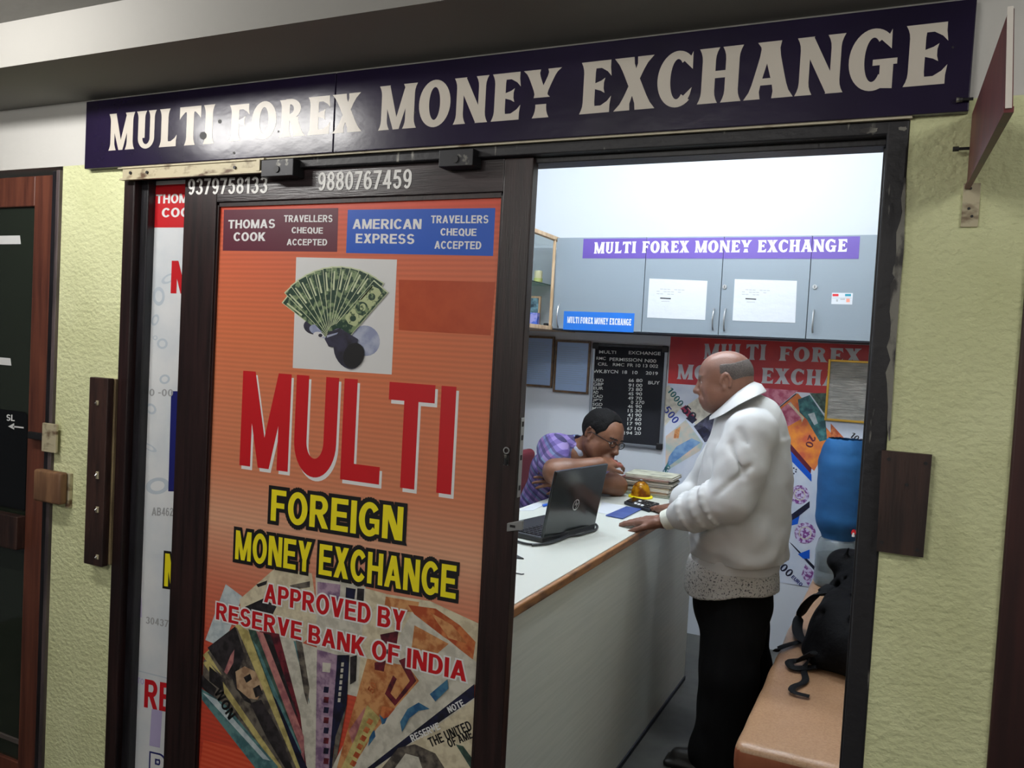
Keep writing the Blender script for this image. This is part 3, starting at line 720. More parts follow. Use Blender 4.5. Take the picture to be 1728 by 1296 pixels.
put_ell(b, 571, 566, 10, 8, YG, M_PIC, 22); put_poly(b, [(557, 560), (575, 554), (605, 572), (600, 590), (556, 585), (549, 572)], YG, M_HAND, 22.5)
put_ell(b, 588, 594, 30, 22, YG, M_HAND, 23, 65); put_ell(b, 598, 600, 17, 22, YG, M_BLACK, 23.5, 20); put_poly(b, [(553, 566), (572, 561), (570, 564), (553, 570)], YG, M_HAND2, 24)
o = b.build('picture', film); o['label'] = 'white printed picture of a hand holding fanned banknotes'

# headline words
mm = (at(6, 0, Y=YG)-at(0, 0, Y=YG)).x
b = MB(); put_text(b, 'MULTI', (404, 788), (761, 838.5), 163, YG, M_WHITE, 1, 'sans', .03, 0, (.0075, -.0095)); put_text(b, 'MULTI', (404, 788), (761, 838.5), 163, YG, M_RED, 2, 'sans', .03); o = b.build('headline', film); o['label'] = 'big red word with white edge'
b = MB(); put_text(b, 'FOREIGN', (457, 879), (679, 914), 55, YG, M_BLACK, 9, 'sans', .035, .055); put_text(b, 'FOREIGN', (457, 879), (679, 914), 55, YG, M_YELP, 10, 'sans', .035); b.build('headline', film)
b = MB(); put_text(b, 'MONEY EXCHANGE', (397, 944), (769, 1012), 51, YG, M_BLACK, 9, 'sans', .03, .055); put_text(b, 'MONEY EXCHANGE', (397, 944), (769, 1012), 51, YG, M_YELP, 10, 'sans', .03); b.build('headline', film)
b = MB(); put_text(b, 'APPROVED BY', (446, 1016), (683, 1066), 33, YG, M_WHITE, 9, 'sans', .035, .035); put_text(b, 'APPROVED BY', (446, 1016), (683, 1066), 33, YG, M_RED, 10, 'sans', .035); b.build('headline', film)
b = MB(); put_text(b, 'RESERVE BANK OF INDIA', (365, 1045), (787, 1151), 30, YG, M_WHITE, 9, 'sans', .035, .035); put_text(b, 'RESERVE BANK OF INDIA', (365, 1045), (787, 1151), 30, YG, M_RED, 10, 'sans', .035); b.build('headline', film)

# fan of world banknotes at the bottom of the film
def pm(name, c1, c2, sc=45, lo=.42, hi=.62): return mat('note_'+name, c1, .5, noise=(c2, sc, (1, 1, 1), lo, hi))
N_CREAM = pm('cream', (214, 204, 176), (190, 178, 150)); N_PALE = pm('pale_blue', (196, 206, 208), (170, 184, 190)); N_OLIVE = pm('olive', (128, 122, 92), (60, 60, 46)); N_GREY = pm('warm_grey', (112, 104, 94), (60, 54, 52))
N_TEAL = pm('teal', (96, 138, 138), (60, 100, 106)); N_MAR = pm('maroon', (112, 34, 46), (60, 18, 30)); N_VIO = pm('violet', (172, 146, 166), (120, 92, 124)); N_NAVY = pm('navy', (26, 28, 60), (14, 14, 30)); N_WHITE = pm('white', (206, 202, 188), (182, 178, 164))
N_ORG = pm('orange', (206, 150, 98), (170, 100, 56)); N_RUST = pm('rust', (168, 74, 40), (200, 120, 70)); N_YEL = pm('yellow', (200, 186, 120), (160, 146, 90)); N_DARK = pm('dark', (26, 24, 26), (54, 48, 52)); N_SKIN = pm('portrait', (190, 160, 128), (150, 118, 92)); N_BLUE = pm('blue', (36, 84, 126), (70, 120, 150)); N_ROSE = pm('rose', (190, 128, 122), (150, 90, 96)); N_GRN = pm('green', (70, 96, 84), (40, 60, 54))
def c6(pts): return [(320+x/3.2, 930+y/3.2) for x, y in pts]
b = MB(); ly = [1.0]
def N(pts, m, dl=.25):
    ly[0] += dl; put_poly(b, c6(pts), YG, m, ly[0])
N([(75, 1020), (300, 1075), (420, 1171), (420, 1300), (40, 1300)], M_ORED)
N([(85, 480), (195, 178), (285, 245), (180, 520)], N_PALE)
N([(270, 260), (470, 85), (660, 120), (700, 420), (470, 620), (300, 520)], N_CREAM)
N([(300, 300), (400, 255), (470, 300), (440, 360), (320, 330)], N_DARK); N([(360, 180), (420, 158), (415, 180), (370, 195)], N_DARK); N([(540, 185), (650, 162), (650, 195), (560, 208)], N_GREY)
N([(680, 130), (830, 160), (830, 700), (690, 640)], N_WHITE); N([(690, 165), (815, 180), (810, 280), (690, 260)], N_VIO)
N([(830, 160), (950, 190), (960, 800), (800, 760)], N_WHITE); N([(845, 195), (898, 205), (890, 265), (842, 258)], N_NAVY); N([(906, 200), (944, 204), (940, 280), (902, 276)], N_DARK)
N([(950, 200), (1060, 230), (1050, 900), (900, 880)], N_CREAM)
N([(1050, 230), (1300, 270), (1560, 390), (1556, 610), (1300, 700), (1000, 760)], N_CREAM); N([(1060, 245), (1240, 275), (1230, 330), (1050, 320)], N_ORG); N([(1180, 290), (1330, 310), (1460, 400), (1545, 490), (1530, 590), (1400, 480), (1240, 380)], N_RUST); N([(1300, 330), (1420, 400), (1500, 500), (1400, 470)], N_ORG)
# orange fifty note
N([(1200, 330), (1550, 600), (1545, 720), (900, 1300), (700, 1300)], N_WHITE); N([(1215, 400), (1400, 500), (1330, 560), (1200, 520)], N_ORG)
N([(960, 580), (1180, 620), (1240, 700), (1010, 960), (800, 1300), (760, 1300)], N_ORG)
N([(1130, 590), (1165, 575), (1225, 700), (1110, 836), (1055, 770), (1080, 760), (1115, 800), (1190, 700)], N_MAR); N([(1055, 770), (1100, 670), (1120, 690), (1080, 780)], N_MAR); N([(1000, 600), (1060, 590), (1050, 650), (1000, 640)], N_MAR); N([(1030, 450), (1130, 430), (1120, 500), (1040, 500)], N_MAR)
N([(1040, 835), (1110, 850), (1040, 935), (1030, 900)], N_RUST); N([(1025, 880), (1050, 905), (1070, 895), (1055, 930), (1040, 935)], N_BLUE); N([(975, 985), (1000, 965), (1005, 1000), (965, 1055)], N_BLUE)
N([(860, 970), (950, 840), (940, 900), (880, 1040)], N_ROSE); N([(900, 1000), (960, 830), (1030, 900), (880, 1171), (800, 1300), (760, 1300)], N_YEL)
for k in range(6): N([(940+k*-18+30, 960+k*45-60), (960+k*-18+35, 975+k*45-60), (945+k*-18+35, 1000+k*45-60), (925+k*-18+30, 985+k*45-60)], N_RUST)
# violet note in the middle
N([(690, 530), (800, 560), (760, 1300), (670, 1300)], N_VIO); N([(720, 600), (765, 605), (760, 655), (718, 650)], N_WHITE)
for k in range(8): N([(728, 730+k*55), (755, 733+k*55), (750, 765+k*55), (724, 762+k*55)], N_MAR if k % 2 else N_NAVY)
N([(645, 1300), (560, 480), (690, 520), (680, 1300)], N_WHITE)
N([(800, 560), (865, 560), (850, 830), (780, 1060), (760, 1300), (745, 1300)], N_NAVY); N([(790, 1000), (850, 830), (800, 1100), (770, 1171)], N_GREY)
for k in range(7): N([(822-k*3, 600+k*32), (836-k*3, 600+k*32), (834-k*3, 622+k*32), (820-k*3, 622+k*32)], N_WHITE, .05)
N([(870, 570), (905, 560), (900, 700), (868, 720)], N_DARK)
# left hand notes
N([(545, 480), (600, 490), (650, 820), (620, 800)], N_TEAL); N([(480, 460), (560, 470), (650, 830), (650, 1300), (600, 1300)], N_WHITE)
N([(575, 480), (610, 490), (650, 740), (640, 830), (620, 760)], N_GREY)
N([(380, 430), (485, 445), (600, 880), (650, 1300), (610, 1300)], N_MAR); N([(400, 440), (440, 450), (590, 900), (560, 860)], N_DARK); N([(360, 430), (400, 440), (620, 1000), (625, 1300), (600, 1300)], N_ROSE)
N([(320, 420), (362, 430), (600, 1060), (640, 1300), (600, 1300)], N_GRN); N([(345, 480), (372, 520), (610, 1090), (560, 1060)], N_TEAL)
N([(440, 760), (470, 800), (640, 1171), (600, 1171)], N_NAVY)
N([(75, 560), (262, 392), (320, 430), (600, 1171), (640, 1300), (520, 1300)], N_YEL)
N([(100, 545), (258, 410), (580, 1171), (560, 1300), (540, 1240)], N_GREY)
N([(100, 520), (250, 405), (262, 440), (300, 560), (270, 640), (235, 690), (160, 610)], N_DARK)
N([(250, 650), (300, 620), (360, 650), (400, 740), (370, 800), (300, 790), (250, 730)], N_SKIN); N([(225, 560), (245, 530), (240, 600), (205, 665), (190, 650)], N_ROSE); N([(235, 690), (250, 640), (260, 740), (330, 800), (345, 830), (270, 790)], N_DARK)
N([(295, 680), (330, 660), (340, 690), (310, 710)], N_DARK); N([(345, 740), (380, 720), (400, 770), (360, 790)], N_DARK); N([(330, 820), (390, 800), (480, 960), (560, 1171), (500, 1171)], N_DARK)
N([(80, 580), (110, 600), (270, 760), (520, 1171), (540, 1300), (480, 1300), (70, 720)], N_GREY, .25); N([(75, 600), (105, 590), (560, 1250), (520, 1240)], N_YEL)
N([(110, 620), (180, 680), (190, 760), (110, 700)], N_DARK); N([(68, 665), (150, 740), (130, 790), (66, 730)], N_DARK)
N([(68, 740), (200, 830), (480, 1160), (480, 1300), (360, 1171), (70, 800)], N_TEAL, .25); N([(72, 760), (150, 800), (440, 1130), (400, 1120)], N_PALE)
# right hand dollar and blue note
N([(1540, 700), (1540, 840), (1300, 1000), (960, 1300), (700, 1300), (1000, 1100)], N_WHITE)
N([(1300, 770), (1395, 690), (1400, 740), (1330, 810)], N_BLUE); N([(1140, 920), (1180, 850), (1240, 815), (1300, 850), (1240, 860), (1190, 900), (1150, 975)], N_BLUE)
N([(1540, 716), (1540, 790), (1000, 1171), (960, 1300), (880, 1300), (960, 1171)], N_NAVY)
N([(1540, 800), (1540, 1300), (900, 1300), (1010, 1171)], N_CREAM)
N([(1040, 1171), (1130, 1060), (1220, 1040), (1330, 1090), (1400, 1200), (1400, 1300), (1020, 1300)], N_GREY); N([(1110, 1171), (1170, 1090), (1240, 1110), (1270, 1200), (1250, 1300), (1110, 1300)], N_WHITE)
N([(1440, 1040), (1480, 1050), (1540, 1130), (1540, 1200)], N_GRN)
b.build('banknote_fan', film)['label'] = 'printed fan of world banknotes'
b = MB()
def T6(s, l, r, h, m, L=24, st='flare'):
    l2, r2 = c6([l, r]); put_text(b, s, l2, r2, h/3.2, YG, m, L, st)
def T6r(s, c, ang, hgt, wid, m, L=24, st='sans'):
    """rotated word centred on a crop point"""
    (x, y), = c6([c]); p = at(x, y, Y=YG); e = at(x+1/3.2, y, Y=YG); u = (e.x-p.x)
    vs, fs = flare_text(s) if st == 'flare' else block_text(s)
    xs = [v[0] for v in vs]; ys = [v[1] for v in vs]; w_ = max(xs)-min(xs); h_ = max(ys)-min(ys); ca, sa = math.cos(math.radians(ang)), math.sin(math.radians(ang)); out = []
    for v in vs:
        X = ((v[0]-min(xs))/w_-.5)*wid*u; Z = ((v[1]-min(ys))/h_-.5)*hgt*u
        out.append((p.x+X*ca-Z*sa, YG-LAY*L, p.z+X*sa+Z*ca))
    b.add(out, fs, m)
T6r('WON', (195, 820), -48, 52, 130, M_BLACK); T6r('RESERVE', (1275, 975), 34, 34, 180, M_WHITE); T6r('NOTE', (1440, 835), 36, 32, 100, M_WHITE)
T6r('THE UNITED', (1408, 985), 33, 46, 262, M_BLACK); T6r('OF AME', (1462, 1010), 33, 42, 150, M_BLACK)
T6r('50', (990, 735), 66, 34, 50, N_RUST)
b.build('note_lettering', film)

# door ironmongery: keyhole, edge lock strip, hasp, closers above
b = MB(); p = at(855, 775, Y=YD)
b.tube([(p.x, YD-.004, p.z+.012), (p.x, YD-.004, p.z-.012)], .006, M_DKMET, 10); b.tube([(p.x+.007*math.cos(t*.5236), YD-.004, p.z+.021+.007*math.sin(t*.5236)) for t in range(13)], .0018, M_STEEL, 6); b.tube([(p.x-.005, YD-.003, p.z+.01), (p.x-.005, YD-.003, p.z-.014), (p.x+.005, YD-.003, p.z-.014), (p.x+.005, YD-.003, p.z+.01)], .0015, M_STEEL, 6); b.build('keyhole', door)
b = MB(); p0, p1 = at(882, 705, X=dx1+.001), at(872, 840, X=dx1+.001); yc = (YD+.018)
b.box((dx1, yc-.009, p1.z), (dx1+.002, yc+.009, p0.z), M_STEEL, .0006)
for t in (.12, .5, .75, .92): b.box((dx1+.002, yc-.004, p1.z+(p0.z-p1.z)*t-.006), (dx1+.003, yc+.004, p1.z+(p0.z-p1.z)*t+.006), M_BLACK)
b.build('lock_strip', door)
p = at(868, 888, Y=YD); b = MB(); b.hexa([Vector(c) for c in [(p.x-.016, YD-.008, p.z-.014), (p.x+.024, YD-.008, p.z-.004), (p.x+.024, YD, p.z-.004), (p.x-.016, YD, p.z-.014), (p.x-.016, YD-.008, p.z+.006), (p.x+.024, YD-.008, p.z+.018), (p.x+.024, YD, p.z+.018), (p.x-.016, YD, p.z+.006)]], M_STEEL, .001)
b.box((p.x-.008, YD-.0088, p.z-.002), (p.x+.006, YD-.008, p.z+.004), M_BLACK); b.build('hasp', door)
for (x0, y0, x1, y1), l in (((441, 270, 494, 296), 'l'), ((741, 253, 797, 279), 'r')):
    a, c = at(x0, y0, Y=YW-.03), at(x1, y1, Y=YW-.03)
    b = MB(); b.box((a.x, YW-.03, c.z), (c.x, YD-.001, a.z), M_DKMET, .002)
    b.tube([((a.x+c.x)/2, YW-.033, (a.z+c.z)/2-.004), ((a.x+c.x)/2, YW-.03, (a.z+c.z)/2-.004)], .009, M_BLACK, 14)
    b.build('roller_hanger', door)

# ------------------------------------------------------------------ plates on the wall either side
lp = thing('door_stop_plate', 'tall dark brown wooden plate with rusty staples left of the sliding door', 'wooden plate', (at(165, 800, Y=YW).x, YW-.02, at(165, 958, Y=YW).z))
f0, f1 = at(151, 636, Y=YW-.035), at(181, 960, Y=YW-.035)
xa, xb = f0.x, at(182, 640, Y=YW-.035).x
b = MB(); b.box((xa, YW-.035, f1.z), (xb, YW-.012, f0.z), M_PLATE, .003); b.build('board', lp)
b = MB(); b.box((xa+.012, YW-.012, f1.z+.004), (xb+.006, YW-.0005, f0.z-.002), mat('pale_worn_wood', (150, 132, 96), .7, noise=((96, 80, 56), 12, (4, 4, .5), .4, .65)), .002); b.build('backing_strip', lp)
for py, hh in ((680, .014), (802, .022), (860, .018), (940, .014)):
    p = at(165, py, Y=YW-.036); b = MB(); b.box((p.x-.006, YW-.039, p.z-hh/2), (p.x+.005, YW-.0352, p.z+hh/2), M_RUST, .001); b.tube([(p.x, YW-.041, p.z+hh*.2), (p.x, YW-.046, p.z), (p.x, YW-.041, p.z-hh*.3)], .0018, M_STEEL, 6); b.build('staple', lp)
q = [at(*p_, Y=YW-.02) for p_ in ((1488, 760), (1573, 768), (1558, 941), (1479, 930))]
rp = thing('wall_plate', 'dark brown wooden plate screwed over the right jamb beside the entrance', 'wooden plate', (q[3].x, YW-.01, q[3].z))
b = MB(); b.prism([(p_.x, YW-.02, p_.z) for p_ in q], (0, .0155, 0), M_PLATE); b.build('board', rp)
for px, py in ((1500, 775), (1562, 782), (1488, 915), (1548, 928), (1530, 818)):
    p = at(px, py, Y=YW-.02); b = MB(); b.tube([(p.x, YW-.0215, p.z), (p.x, YW-.02, p.z)], .0035, M_DKMET, 10); b.build('screw', rp)

# ------------------------------------------------------------------ hanging maroon board at the right
xh = .072
hb = thing('projecting_sign', 'maroon board projecting from the wall at right, seen edge on', 'sign', (xh, 1.4, 1.85))
q = [at(1640, 190, X=xh), at(1632, 312, X=xh), at(1700, 180, X=xh), at(1703, 15, X=xh)]
yo = (q[2].y+q[3].y)/2; zb, zt = 1.862, 1.985
zi0, zi1 = 1.916, 2.047
pts = [(xh, YW-.003, zi0), (xh, q[2].y, q[2].z), (xh, q[3].y, q[3].z), (xh, YW-.003, zi1)]
b = MB(); b.prism(pts, (.005, 0, 0), M_MAR); b.build('board', hb)
b = MB(); b.prism([(xh-.002, q[2].y-.002, q[2].z-.002), (xh-.002, q[2].y, q[2].z-.002), (xh-.002, q[3].y, q[3].z+.002), (xh-.002, q[3].y-.002, q[3].z+.002)], (.006, 0, 0), mat('white_edge_strip', (210, 204, 196), .5)); b.build('edge_strip', hb)
b = MB(); b.prism([(xh-.003, YW-.003, zi0-.006), (xh-.003, q[2].y, q[2].z-.006), (xh-.003, q[2].y, q[2].z), (xh-.003, YW-.003, zi0)], (.009, 0, 0), M_MAR); b.build('edge_strip', hb)
a_, c_ = at(1626, 315, Y=YW-.004), at(1650, 383, Y=YW-.004)
b = MB(); b.box((a_.x, YW-.005, c_.z), (c_.x, YW-.0005, zi0+.004), M_RUST, .001); b.build('bracket', hb)
for py in (207, 262):
    p = at(1634, py, X=xh); b = MB(); b.tube([(xh-.022, YW-.03, p.z), (xh-.001, YW-.03, p.z)], .0028, M_DKMET, 8); b.tube([(xh-.028, YW-.03, p.z), (xh-.018, YW-.03, p.z)], .0045, M_DKMET, 6); b.build('bolt', hb)
for px, py in ((1638, 318), (1635, 352), (1640, 365)):
    p = at(px, py, Y=YW-.005); b = MB(); b.tube([(p.x, YW-.0065, p.z), (p.x, YW-.005, p.z)], .0025, M_DKMET, 8); b.build('screw', hb)

# ------------------------------------------------------------------ neighbouring door at the left
yl = YW+.004
d3 = root('door_3', (xL0-.3, YW, 0))
xs0, xs1, xj0 = at(45, 700, Y=YW).x, at(76, 700, Y=YW).x, at(77, 700, Y=YW).x
zt3 = at(40, 292, Y=YW).z; zg3 = at(20, 349, Y=YW).z
b = MB(); b.box((xj0+.004, YW-.006, 0), (xL0-.004, YW+.08, zt3), M_BLK, .004); b.box((xL0-.016, YW-.012, 0), (xL0, YW+.02, zt3), mat('grey_brown_frame', (96, 84, 84), .5, noise=((60, 52, 54), 10, (4, 4, .4), .4, .65)), .003); b.build('jamb', d3)
b = MB(); b.box((xs0, yl, 0), (xj0, yl+.035, zt3-.01), M_WOODR, .004); b.build('stile', d3)
b = MB(); b.box((-2.95, yl, zg3), (xs0, yl+.035, zt3-.01), M_WOODR, .004); b.build('top_rail', d3)
b = MB(); b.box((-2.95, yl, 0), (xs0, yl+.035, at(20, 1285, Y=YW).z), M_WOODR, .004); b.build('bottom_rail', d3)
b = MB(); b.box((-2.95, yl+.012, 0.1), (xs0+.004, yl+.02, zg3+.01), M_GLASS); b.build('glass', d3)
b = MB(); b.box((-2.95, yl+.004, at(20, 1252, Y=YW).z-.008), (xs0, yl+.012, at(20, 1252, Y=YW).z+.008), mat('grey_bead', (88, 80, 76), .5), .002); b.build('bead', d3)
zh0, zh1 = at(20, 922, Y=YW).z, at(20, 866, Y=YW).z
b = MB(); b.box((-2.95, yl-.03, zh0), (xs0+.004, yl+.002, zh1), M_PLATE, .004); b.build('handle_bar', d3)
b = MB(); a_, c_ = at(0, 690, Y=yl+.01), at(42, 862, Y=yl+.01)
yk = yl+.0095; b.prism([(a_.x-.2, yk, c_.z), (c_.x, yk, c_.z), (c_.x, yk, a_.z-.02), (c_.x-.006, yk, a_.z-.006), (c_.x-.02, yk, a_.z), (a_.x-.2, yk, a_.z)], (0, .002, 0), mat('black_sticker', (10, 11, 13), .25))
put_text(b, 'SL', (11, 710), (25, 711), 11, yk, M_WHITE, 2); put_poly(b, [(14, 719.5), (24, 714), (24, 725)], yk, M_WHITE, 2); put_poly(b, [(22, 718.5), (40, 720.5), (40, 723), (22, 721)], yk, M_WHITE, 2)
b.build('arrow_sticker', d3)['label'] = 'black sticker with white arrow'
for x0, y0, x1, y1 in ((0, 398, 36, 412), (0, 603, 20, 617)):
    a_, c_ = at(x0, y0, Y=yl+.012), at(x1, y1, Y=yl+.012); b = MB(); b.add([(a_.x-.1, yl+.0105, c_.z), (c_.x, yl+.0105, c_.z), (c_.x-.006, yl+.0105, a_.z), (a_.x-.1, yl+.0105, a_.z)], [(0, 1, 2, 3)], M_WHITE); b.build('paper_scrap', d3)
M_OAK = mat('pale_worn_block', (150, 112, 80), .6, noise=((110, 78, 56), 10, (3, 3, .5), .4, .65))
lk = thing('door_bolt', 'cream bolt bracket on the frame of the left door', 'bolt', (at(80, 740, Y=YW).x, YW-.02, at(80, 765, Y=YW).z))
a_, c_ = at(70, 713, Y=YW-.02), at(94, 765, Y=YW-.02); b = MB(); b.box((a_.x+.006, YW-.022, c_.z), (c_.x, YW-.0125, a_.z), M_RUST, .002); b.build('bracket', lk)
a_, c_ = at(46, 728, Y=YW-.02), at(80, 745, Y=YW-.02); b = MB(); b.box((a_.x, YW-.02, c_.z), (c_.x, YW-.008, a_.z), M_DKMET, .003); b.build('bolt_bar', lk)
bk = thing('wooden_block', 'rounded brown wooden block on the left door frame below the bolt', 'wooden block', (at(80, 820, Y=YW).x, YW-.03, at(80, 853, Y=YW).z))
a_, c_ = at(58, 791, Y=YW-.04), at(101, 853, Y=YW-.04); b = MB(); b.box((a_.x, YW-.044, c_.z), (c_.x, YW-.014, a_.z), M_OAK, .008); b.build('block', bk, smooth=40)
b = MB(); b.box((c_.x-.012, YW-.0135, c_.z-.012), (c_.x+.004, YW-.0005, a_.z-.004), M_RUST, .002); b.build('backing_strip', bk)
# neighbouring door at the right
d4 = root('door_4', (xRR+.3, YW, 0))
b = MB(); b.box((xRR, YW-.01, 0), (xRR+.06, YW+.08, zBAND), mat('dark_red_wood', (62, 30, 28), .5, noise=((40, 18, 18), 9, (5, 5, .4), .35, .65)), .004); b.build('jamb', d4)
b = MB(); b.box((xRR+.06, YW+.03, 0), (xRR+1.1, YW+.06, zBAND), M_BLK); b.build('door_leaf', d4)
for k in range(16):
    z = .25+k*.085; b = MB(); b.hexa([(xRR+.06, YW+.005, z), (xRR+.9, YW+.005, z), (xRR+.9, YW+.03, z+.04), (xRR+.06, YW+.03, z+.04), (xRR+.06, YW+.005, z+.008), (xRR+.9, YW+.005, z+.008), (xRR+.9, YW+.03, z+.048), (xRR+.06, YW+.03, z+.048)], M_BLK); b.build('louvre_slat', d4)

# ================================================================== the shop interior
M_WIN = mat('shop_wall_paint', (204, 209, 216), .7, bump=(30, .1))
M_LAM = mat('grey_laminate', (124, 135, 144), .42, bump=(120, .05))
M_LAME = mat('beech_edge', (190, 164, 132), .5, noise=((164, 134, 100), 9, (4, 4, .5), .4, .65))
M_GAP = mat('dark_gap', (40, 46, 56), .7)
xWL, xWR, yBK, zCE = -2.32, .14, 4.72, 2.90
struct(MB().box((xWL-.1, yBK, 0), (xWR+.1, yBK+.1, zCE), M_WIN).build('wall_back'))
struct(MB().box((xWL-.1, YW+WT+.001, 0), (xWL, yBK-.001, zCE), M_WIN).build('wall_left'))
struct(MB().box((xWR, YW+WT+.001, 0), (xWR+.1, yBK-.001, zCE), mat('beige_wall_paint', (150, 142, 128), .8, bump=(30, .1))).build('wall_right'))
struct(MB().box((xWL-.1, YW+WT+.001, zCE+.001), (xWR+.1, yBK+.1, zCE+.08), M_WIN).build('ceiling_shop'))
struct(MB().box((xWL-.1, YW+WT+.001, -.1), (xWR+.1, yBK+.1, 0), M_FLOOR).build('floor_shop'))

# ------------------------------------------------------------------ wall cabinets
yC = 4.35; xc0 = -1.84; zc0, zc1 = 1.700, 2.212
xd = [xc0, at(1087, 480, Y=yC).x, at(1217, 485, Y=yC).x, at(1365, 490, Y=yC).x, xWR-.005]
cab = thing('wall_cabinet', 'pale grey laminate wall cabinet with four doors under the bright wall', 'cabinet', ((xd[0]+xd[4])/2, yC+.18, zc0))
b = MB(); b.box((xc0, yC+.019, zc0), (xd[4], yBK-.001, zc1), M_GAP); b.box((xc0, yC+.004, zc0-.004), (xd[4], yBK-.001, zc0+.0), M_GAP); b.build('carcass', cab)
doors = []
for i in range(4):
    b = MB(); b.box((xd[i]+.0018, yC, zc0+.002), (xd[i+1]-.0018, yC+.018, zc1), M_LAM, .001); dd = b.build('door', cab); doors.append(dd)
    hpx = [(942, 513, 552), (1203, 521, 556), (1222, 521, 558), (1371, 523, 561)][i]
    p0, p1 = at(hpx[0]+1, hpx[1], Y=yC), at(hpx[0], hpx[2], Y=yC)
    b = MB(); n = 9; b.tube([(p1.x, yC-.002-.026*math.sin(math.pi*k/(n-1))**.6, p1.z+(p0.z-p1.z)*k/(n-1)) for k in range(n)], .0045, M_STEEL, 8); b.build('handle', dd)
    if i >= 2:
        p = at((1223, 1375)[i-2], 484, Y=yC); b = MB(); b.tube([(p.x, yC-.006, p.z), (p.x, yC, p.z)], .011, M_STEEL, 16); b.box((p.x-.0015, yC-.0066, p.z-.006), (p.x+.0015, yC-.006, p.z+.006), M_BLACK); b.build('lock', dd)
# side unit with glass shelves
su = thing('display_cabinet', 'corner display cabinet with pale wood edges and a glass shelf', 'cabinet', (-2.1, 4.3, zc0))
ys0 = 3.7
b = MB(); b.box((xc0-.03, ys0, zc1-.014), (xc0-.002, yBK-.001, zc1+.008), M_LAME, .002); b.build('top_edge', su)
b = MB(); b.box((xWL+.001, ys0, zc1-.006), (xc0-.031, yBK-.001, zc1), mat('clear_glass', (236, 244, 242), .02, trans=1.0)); b.build('glass_top', su)
b = MB(); b.box((xWL+.001, ys0, zc0-.008), (xc0-.002, yBK-.001, zc0+.014), M_LAME, .002); b.build('bottom_panel', su)
b = MB(); b.box((xWL+.001, ys0, zc0+.015), (xWL+.012, yBK-.014, zc1-.023), M_WIN); b.build('rear_panel', su)
b = MB(); b.box((xWL+.013, yBK-.013, zc0+.015), (xc0-.03, yBK-.001, zc1-.023), M_WIN); b.build('end_panel', su)
b = MB(); b.box((xc0-.016, 4.336, zc0+.014), (xc0-.002, 4.350, zc1-.015), M_LAME, .002); b.build('door_post', su)
M_SHELF = mat('green_glass', (170, 210, 196), .05, trans=.9)
zsh = at(910, 476, Y=4.5).z
b = MB(); b.box((xWL+.014, ys0+.02, zsh-.006), (-2.0, yBK-.016, zsh), M_SHELF); b.build('glass_shelf', su)
p = at(908, 474, Y=4.5)
it = thing('candle_jar', 'cream candle jar on the glass shelf of the corner cabinet', 'candle', (p.x, 4.5, zsh))
b = MB(); b.lathe([(0, .0005), (.022, .0005), (.024, .004), (.024, .06), (.021, .066), (0, .066)], (p.x, 4.5, zsh), mat('cream_wax', (222, 218, 176), .45), 24); b.build('wax_body', it, smooth=40)
b = MB(); b.lathe([(.0245, .0005), (.0265, .0005), (.0265, .022), (.0245, .022)], (p.x, 4.5, zsh), mat('lime_holder', (190, 200, 120), .4), 24); b.build('holder', it, smooth=40)
zcb = zc0+.0145
p0, p1 = at(893, 532, Y=4.52), at(913, 500, Y=4.52)
it = thing('picture_frame', 'small standing picture frame in the bottom of the corner cabinet', 'picture frame', ((p0.x+p1.x)/2, 4.52, zcb))
b = MB(); zt_ = p1.z; b.box((p0.x-.03, 4.515, zcb), (p1.x, 4.53, zt_), M_LAME, .002); b.build('frame', it)
b = MB(); b.box((p0.x-.02, 4.512, zcb+.012), (p1.x-.012, 4.5145, zt_-.012), mat('dark_photo', (46, 70, 84), .3, noise=((120, 160, 176), 22, (1, 1, 1), .45, .6))); b.build('photo', it)
p0, p1 = at(892, 550, Y=4.42), at(909, 528, Y=4.42)
it = thing('small_box', 'blue and lilac printed box in front of the small picture frame', 'box', ((p0.x+p1.x)/2, 4.42, zcb))
b = MB(); b.box((p0.x-.02, 4.40, zcb), (p1.x, 4.44, zcb+.075), mat('lilac_box', (140, 140, 200), .4, noise=((60, 90, 180), 26, (1, 1, 1), .45, .55)), .002); b.build('carton', it)
p0 = at(921, 548, Y=4.42); it = MB().box((p0.x-.012, 4.41, zcb), (p0.x+.014, 4.43, zcb+.018), M_DKMET, .003).build('black_clip'); tag(it, 'tiny dark clip on the floor of the corner cabinet', 'clip')

# stickers and papers on the cabinet doors
q0, q1 = at(985, 402, Y=yC), at(1449, 434, Y=yC); zp1, zp0 = at(985, 403, Y=yC).z, at(985, 436, Y=yC).z
ps = thing('cabinet_sign', 'purple strip sign with white capitals along the cabinet tops', 'sign', ((q0.x+q1.x)/2, yC-.001, zp0))
M_PURI = mat('violet_strip', (88, 66, 146), .4)
cuts = [q0.x]+[c for c in xd[1:4] if q0.x < c < q1.x]+[q1.x]
for i in range(len(cuts)-1):
    MBx = MB(); MBx.box((cuts[i]+(.0012 if i else 0), yC-.0012, zp0), (cuts[i+1]-(.0012 if i < len(cuts)-2 else 0), yC-.0003, zp1), M_PURI); MBx.build('strip', ps)
b = MB(); ysn = yC-.0012
for wd, l, r, h in (('MULTI', (1002, 428), (1073, 427), 19), ('FOREX', (1083, 427), (1163, 426.5), 20), ('MONEY', (1172, 426.5), (1268, 426), 20.5), ('EXCHANGE', (1278, 426), (1429, 425), 21)):
    b = MB(); put_text(b, wd, l, r, h, ysn, M_WHITE, 2, 'flare'); b.build('lettering', ps)
q = [at(*p_, Y=yC) for p_ in ((952, 525), (1071, 529), (1069, 561), (951, 556))]
bs_ = thing('blue_label', 'blue label with white capitals low on the leftmost cabinet door', 'label', (q[0].x+.2, yC-.001, q[2].z))
